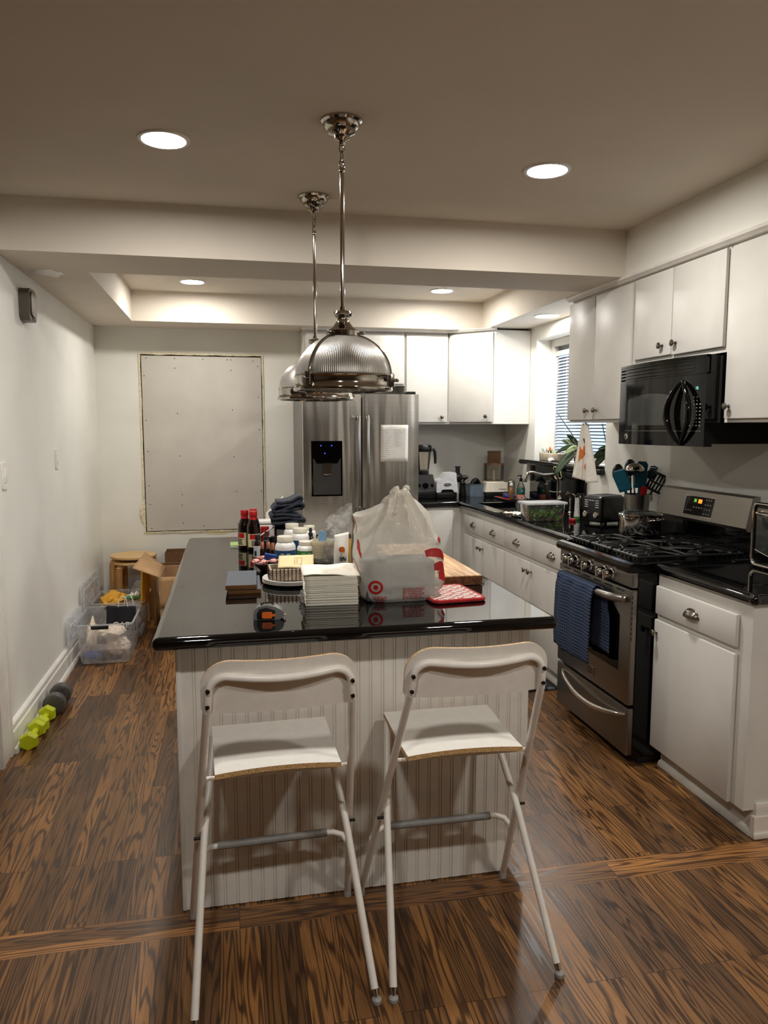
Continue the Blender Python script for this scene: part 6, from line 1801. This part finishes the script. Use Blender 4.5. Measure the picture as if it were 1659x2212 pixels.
# utensil crock
CX_, CY_ = 2.362, 4.02
t = thing('utensil_crock', 'tapered steel crock full of cooking utensils beside the stove', 'crock', (CX_, CY_, W))
b = B(); b.lathe([(0, W), (.056, W), (.060, W + .003), (.075, W + .220), (.073, W + .2205), (.058, W + .006), (0, W + .006)], (CX_, CY_, 0), 48, cap=False); part('crock', b, 'steel', t)
def utensil(name, label, tipz, foot, tip, build, hm='black_plastic', hr=.0055, grp='utensils in the crock'):
    t = thing(name, label, name.replace('_', ' '), (foot[0], foot[1], foot[2]), group=grp)
    b = B(); b.tube([foot, tip], hr, 10); part('handle', b, hm, t)
    build(t, Vector(foot), Vector(tip)); return t
def blade(L, w, th, m, lab=None, taper=.75, bendv=0.0, side=None, slots=0, rot=0.0):
    def f(t, foot, tip):
        d = (tip - foot).normalized(); sd = Vector((0.85, -.5, 0)).normalized() if side is None else Vector(side).normalized()
        sd = (sd - d * sd.dot(d)).normalized(); nn = d.cross(sd)
        b = B()
        if not slots:
            b.grid(lambda u, v: tip - d * .01 + d * (L * v) + sd * ((u - .5) * w * (taper + (1 - taper) * v) * (1 - .5 * max(0, v - .85) / .15 * abs(2 * u - 1) ** 2)) + nn * (bendv * v * v + .15 * w * (2 * u - 1) ** 2 * .2), 10, 14)
        else:
            for k_ in range(slots + 1):
                a0_, a1_ = -w / 2 + k_ * w / (slots + 1), -w / 2 + (k_ + .52) * w / (slots + 1)
                b.add([tip + d * (.012) + sd * a0_, tip + d * .012 + sd * a1_, tip + d * (L * .90) + sd * a1_, tip + d * (L * .9) + sd * a0_], [(0, 1, 2, 3)])
            for s0_, s1_ in ((0, .014), (L * .42, L * .50), (L * .88, L)):
                b.add([tip + d * s0_ - sd * w / 2, tip + d * s0_ + sd * w / 2, tip + d * s1_ + sd * w / 2, tip + d * s1_ - sd * w / 2], [(0, 1, 2, 3)])
        o = part('blade', b, m, t, lab); solidify(o, th, 0)
    return f
Fz = W + .02
utensil('spatula', 'broad teal spatula leaning out over the toaster', 0, (CX_ + .02, CY_, Fz), (2.285, 4.02, 1.205), blade(.135, .092, .008, 'teal', None, .8, 0, (.8, -.6, .3)), 'teal')
def ladle(t, foot, tip):
    b = B(); c = tip + Vector((.0, -.012, .026))
    b.grid(lambda u, v: (c.x + .058 * cos(2 * pi * u) * cos(pi / 2 * v), c.y + .050 * sin(2 * pi * u) * cos(pi / 2 * v) - .0, c.z + .046 * sin(pi / 2 * v)), 28, 10, True); o = part('bowl', b, 'chrome', t, 'polished ladle bowl'); solidify(o, .002, -1)
utensil('ladle', 'shiny metal ladle with its bowl turned up in the crock', 0, (CX_ + .01, CY_ + .01, Fz), (2.314, 3.985, 1.290), ladle, 'chrome', .005)
def spoon(m):
    def f(t, foot, tip):
        d = (tip - foot).normalized(); b = B(); c = tip + d * .03
        b.ball((c.x, c.y, c.z), .037, .012, .052, 16); part('bowl', b, m, t)
    return f
utensil('spoon', 'black cooking spoon behind the broad teal spatula', 0, (CX_ + .03, CY_ + .02, Fz), (2.262, 4.05, 1.275), spoon('black_plastic'))
utensil('spoon', 'black cooking spoon standing behind the ladle', 0, (CX_ - .01, CY_ + .03, Fz), (2.335, 4.06, 1.300), spoon('black_plastic'))
utensil('spatula', 'teal scraper in the middle of the crock beside the ladle', 0, (CX_ - .01, CY_ - .02, Fz), (2.355, 3.985, 1.225), blade(.110, .095, .007, 'teal', None, .75, 0, (1, -.2, .25)), 'teal')
utensil('spatula', 'pointed teal turner rising highest out of the crock', 0, (CX_ - .01, CY_ + .01, Fz), (2.372, 4.01, 1.265), blade(.115, .070, .007, 'teal', None, .9, 0, (1, -.3, 0)), 'teal')
utensil('spatula', 'red scraper low in the middle of the crock', 0, (CX_ + .0, CY_ - .02, Fz), (2.372, 3.975, 1.165), blade(.07, .038, .007, 'red', None, .9, 0, (1, -.3, 0)), 'red')
def fork(t, foot, tip):
    d = (tip - foot).normalized(); sd = Vector((1, -.4, 0)).normalized(); b = B()
    b.ball((tip + d * .022)[:], .036, .012, .032, 14)
    for k_ in range(5):
        p = tip + d * (.025 + .008 * k_) ; q0 = tip + d * (.012 + .012 * k_) + sd * .022
        b.tube([q0, q0 - sd * .022 + d * .012, q0 - sd * .046 + d * .010], [.0055, .005, .0038], 8)
    part('tines', b, 'teal', t, 'toothed teal head')
utensil('pasta_server', 'teal pasta server with a toothed head at the stove side of the crock', 0, (CX_ - .02, CY_, Fz), (2.445, 4.02, 1.270), fork, 'teal')
utensil('slotted_turner', 'black slotted turner hanging out of the crock at the stove side', 0, (CX_ - .02, CY_ + .02, Fz), (2.436, 3.985, 1.195), blade(.115, .095, .005, 'black_plastic', None, 1, 0, (.9, -.4, -.5), 4), 'black_plastic')
utensil('spatula', 'black-handled scraper at the back of the crock', 0, (CX_ + .01, CY_ + .03, Fz), (2.40, 4.05, 1.25), blade(.07, .04, .006, 'black_plastic'), 'black_plastic')
b = B(); b.tube([(2.475, 3.93, 1.215), (2.490, 3.90, W + .005)], .0028, 8); b.tube([(2.490, 3.90, 1.20), (2.483, 3.895, W + .005)], .0028, 8); b.tube([(2.475, 3.93, 1.215), (2.483, 3.915, 1.222), (2.490, 3.90, 1.20)], .0028, 8)
solo('tongs', b, 'chrome', 'thin metal tongs leaning against the wall between crock and stove', 'tongs')
# pot
PX, PY, PZ = 2.175, 3.660, .9925
t = thing('saucepan', 'polished steel saucepan with a glass lid on the back burner', 'pot', (PX, PY, PZ))
b = B(); b.lathe([(0, PZ), (.096, PZ), (.106, PZ + .006), (.109, PZ + .02), (.109, PZ + .098), (.114, PZ + .104), (.114, PZ + .107), (.107, PZ + .105), (.106, PZ + .02), (.095, PZ + .004), (0, PZ + .004)], (PX, PY, 0), 56, cap=False); part('pan', b, 'chrome', t)
b = B(); b.lathe([(.112, PZ + .1075), (.115, PZ + .110), (.112, PZ + .113), (.108, PZ + .112)], (PX, PY, 0), 56, cap=False); b2 = b; ld = part('lid_rim', b, 'chrome', t)
b = B(); b.lathe([(.109, PZ + .112), (.085, PZ + .122), (.04, PZ + .130), (0, PZ + .131)], (PX, PY, 0), 48, cap=False); part('lid', b, 'glass', t, 'glass lid')
b = B(); hx, hy = PX - .02, PY - .109
P = [(PX - .015, PY - .108, PZ + .080), (PX - .012, PY - .128, PZ + .086), (PX + .012, PY - .142, PZ + .090), (PX + .045, PY - .138, PZ + .092), (PX + .064, PY - .120, PZ + .090), (PX + .062, PY - .092, PZ + .084)]
b.tube(P, [.007, .0065, .007, .007, .0065, .007], 10); b.v = b.v
part('handle', b, 'chrome', t)
b = B(); b.tube([(PX + .015, PY + .108, PZ + .080), (PX + .02, PY + .135, PZ + .086), (PX - .055, PY + .13, PZ + .092), (PX - .07, PY + .088, PZ + .086)], .0065, 10); part('handle', b, 'chrome', t)
# toaster oven on the near worktop
t = thing('toaster_oven', 'chrome-framed toaster oven cut by the photo edge on the near worktop', 'toaster oven', (2.36, 2.62, W))
OY0, OY1, OXF = 2.40, 2.868, 2.252
b = B(); b.box(OXF + .02, OY0 + .01, W + .014, 2.488, OY1 - .008, W + .272, .016, 3); part('body', b, 'steel', t)
b = B()
P = rounded(OY0, W + .012, OY1, W + .280, .030, 6); q = [(OXF, p[0], p[1]) for p in P]; b.tube(q, .0085, 10, closed=True)
part('frame', b, 'chrome', t, 'chrome front frame')
b = B(); b.prism(rounded(OY0 + .006, W + .018, OY1 - .006, W + .274, .026, 6), OXF + .002, OXF + .022, 'yz'); fdr = part('door', b, 'black_gloss', t)
b = B(); b.box(OXF - .001, OY0 + .05, W + .065, OXF + .003, OY1 - .022, W + .222, .001); part('window', b, 'mesh_glass', fdr)
b = B(); b.box(OXF - .001, OY0 + .05, W + .224, OXF + .003, OY1 - .022, W + .262); part('top_band', b, 'steel_h', fdr)
b = B(); P = [(OXF - .002, OY1 - .022 - (OY1 - OY0 - .07) * i / 16, W + .078 - .030 * sin(pi * i / 16)) for i in range(17)]; b.tube(P, .003, 6); part('trim_line', b, 'chrome', fdr)
b = B(); b.tube([(OXF, OY1 - .055, W + .245), (OXF - .03, OY1 - .062, W + .243), (OXF - .034, OY1 - .09, W + .242), (OXF - .034, OY0 + .09, W + .242), (OXF, OY0 + .06, W + .245)], .009, 10); part('handle', b, 'chrome', fdr)
for y in (OY0 + .05, OY1 - .05):
    for x in (OXF + .04, 2.46):
        b = B(); b.lathe([(.012, W), (.012, W + .016)], (x, y, 0), 12); part('foot', b, 'black_plastic', t)
# ledge: planter, shell, pot plant, orchid, vase
LZ = 1.3045
t = thing('planter', 'small stone planter with sprouting bulbs on the black ledge', 'planter', (2.53, 5.62, LZ))
b = B(); b.box(2.49, 5.53, LZ, 2.575, 5.755, LZ + .060, .004); part('trough', b, 'stone', t)
b = B(); rr = random.Random(6)
for k_ in range(20):
    b.leaf((2.505 + rr.uniform(0, .05), 5.55 + rr.uniform(0, .19), LZ + .055), (rr.uniform(-.3, .3), rr.uniform(-.4, .4), 1), (1, 0, 0), rr.uniform(.03, .055), .010, .1, 5, .3)
part('leaves', b, 'green_leaf', t)
b = B(); b.ball((2.53, 5.64, LZ + .095), .009, .010, .020, 10); part('tulip', b, 'orange', t, 'orange tulip bud')
b = B(); b.ball((2.53, 5.585, LZ + .072), .010, .012, .018, 10); part('bulb', b, 'leaf_pale', t)
b = B(); b.lathe([(.020, LZ), (.024, LZ + .004), (.030, LZ + .058), (.027, LZ + .059), (.020, LZ + .01)], (2.545, 5.475, 0), 22); solo('clay_pot', b, 'terracotta', 'little grey clay pot on the ledge next to the stone planter', 'pot')
b = crumple((2.475, 5.50, LZ + .013), (.018, .035, .014), 7.0, .5, 22, LZ + .0004); solo('seashell', b, 'paper', 'white seashell lying on the black ledge before the clay pot', 'shell')
b = B(); b.lathe([(.022, LZ), (.024, LZ + .003), (.026, LZ + .062)], (2.535, 5.80, 0), 20, cap=False); solo('glass_tumbler', b, 'glass', 'clear glass tumbler at the window corner of the black ledge', 'glass')
t = thing('orchid', 'orchid with long drooping green leaves and bare aerial roots on the ledge', 'orchid', (2.52, 5.16, LZ))
b = B(); b.lathe([(.040, LZ), (.046, LZ + .004), (.056, LZ + .085), (.052, LZ + .086), (.04, LZ + .01)], (2.545, 5.13, 0), 28); part('pot', b, 'terracotta', t)
O = Vector((2.53, 5.13, LZ + .115))
for k_, (d, L, w, dr, m) in enumerate((((-.30, .60, .42), .21, .045, .25, 'green_leaf'), ((-.35, .25, .75), .20, .040, .35, 'green_leaf'), ((-.45, .38, .20), .20, .050, .55, 'green_leaf'), ((-.55, .12, .05), .12, .048, .5, 'leaf_pale'), ((-.70, .06, -.55), .25, .060, .25, 'green_leaf'), ((-.62, .26, -.20), .20, .060, .75, 'green_leaf'), ((-.2, -.4, .35), .16, .045, .5, 'green_leaf'))):
    b = B(); b.leaf(O, d, (-.75, -.65, .25), L * .92, w, dr, 10, .08); o = part('leaf', b, m, t); solidify(o, .003, 0)
b = B(); b.tube([O, O + Vector((-.03, .06, .10)), O + Vector((-.06, .16, .20)), O + Vector((-.08, .22, .265))], .0035, 8); part('stem', b, 'black_plastic', t)
b = B(); rr = random.Random(8)
for k_ in range(9):
    p = O.copy(); P = [p.copy()]; d = Vector((rr.uniform(-.7, -.1), rr.uniform(-.8, .4), rr.uniform(-.3, .9)))
    for i in range(6):
        d = d + Vector((rr.uniform(-.4, .4), rr.uniform(-.4, .4), rr.uniform(-.5, .3))); p = p + d.normalized() * .024; P.append(p.copy())
    b.tube(P, .0022, 6)
part('roots', b, 'stone', t, 'pale aerial roots')
t = thing('twine', 'loops of pale twine dangling over the front of the black ledge', 'twine', (2.405, 5.22, 1.22))
b = B()
for yy, r in ((5.245, .040), (5.185, .036)):
    b.tube([(2.402 - .003 * sin(i), yy + r * cos(i * .33) - .006 * i / 16, 1.262 - .030 + r * 1.1 * sin(i * .33 + .5)) for i in range(17)], .0028, 6)
part('loop', b, 'manila', t)
t = thing('potted_plant', 'small plant with round dark leaves in a glass vase at the window edge', 'plant', (2.50, 4.74, 1.05), 0)
b = B(); b.lathe([(.028, LZ), (.030, LZ + .004), (.032, LZ + .10)], (2.56, 4.73, 0), 24, cap=False); part('vase', b, 'glass', t)
for k_, d in enumerate(((-.3, .25, .6), (-.5, .1, .1), (-.4, .35, -.3), (-.3, -.15, .4))):
    b = B(); b.leaf((2.55, 4.74, LZ + .095), d, (-.7, -.7, .25), .105, .062, .55, 8, .08); o = part('leaf', b, 'green_leaf', t); solidify(o, .003, 0)
b = B(); b.tube([(2.55, 4.74, LZ + .09), (2.54, 4.765, 1.50), (2.53, 4.79, 1.595)], .0035, 8); part('stem', b, 'green_leaf', t)
b = B(); b.box(2.455, 4.67, 1.245, 2.4985, 4.76, 1.285, .012); t = solo('wall_hook', b, 'black_plastic', 'small black charger plugged in on the wall beside the window', 'charger')
b = B(); b.box(2.493, 4.09, 1.13, 2.4995, 4.165, 1.245, .002); solo('outlet', b, 'white_plastic', 'white outlet plate on the wall behind the utensil crock', 'outlet')
# tea towel hung under the wall cabinet
t = thing('tea_towel', 'white tea towel printed with carrots and beets hanging under the wall cabinet', 'towel', (2.25, 4.38, 1.24))
def tt(u, v, d=0.0):
    # gathered at the hook, widening towards the hem
    w = .030 + .155 * v ** .8
    y = 4.405 + w * (1 - 2 * u) * .93 - .012 * v
    x = 2.205 + .016 * sin(u * 13 + 1.0) * (.35 + .65 * v) + .012 * sin(u * 29) * (1 - v) * .6 - .01 * v + d * -1
    z = 1.593 - .352 * v - .012 * u * v + .008 * sin(u * 7) * v
    return (x, y, z)
b = B(); b.grid(tt, 48, 30); o = part('cloth', b, 'towel_white', t); solidify(o, .004, 0)
def printed(name, pts, m):
    # flat shape in (u,v) of the cloth, fan from its centre
    c = (sum(p[0] for p in pts) / len(pts), sum(p[1] for p in pts) / len(pts)); b = B(); n = len(pts)
    rings = []
    for f in (1.0, .66, .33):
        rings += [tt(c[0] + (p[0] - c[0]) * f, c[1] + (p[1] - c[1]) * f, .0032) for p in pts]
    b.v = rings + [tt(c[0], c[1], .0032)]
    for j in range(2):
        for i in range(n): b.f.append((j * n + i, j * n + (i + 1) % n, (j + 1) * n + (i + 1) % n, (j + 1) * n + i)); b.mi.append(0)
    for i in range(n): b.f.append((2 * n + i, 2 * n + (i + 1) % n, 3 * n)); b.mi.append(0)
    part(name, b, m, t)
printed('carrot', [(.36, .40), (.46, .37), (.58, .40), (.55, .50), (.44, .62), (.36, .70), (.34, .60), (.35, .50)], 'carrot')
printed('carrot_top', [(.47, .36), (.42, .25), (.50, .29), (.56, .22), (.58, .28), (.66, .26), (.55, .37)], 'green_leaf')
printed('beet', [(.62 + .14 * cos(a) * (1 if sin(a) < .3 else .6), .76 + .085 * sin(a) + (.07 if abs(a - pi / 2) < .15 else 0)) for a in [2 * pi * i / 24 for i in range(24)]], 'coral')
printed('turnip', [(.15 + .07 * cos(a), .76 + .09 * sin(a)) for a in [2 * pi * i / 20 for i in range(20)]], 'pale_green')
b = B()
for k_ in range(16):
    v = .62 + .37 * k_ / 16; p = tt(.44, v, .0035); q = tt(.47, v, .0035); b.tube([p, q], .0014, 4)
part('stitching', b, 'stone', t)
b = B(); b.tube([(2.215, 4.405, 1.600), (2.208, 4.405, 1.592), (2.195, 4.40, 1.588)], .004, 8); part('hook', b, 'chrome', t)
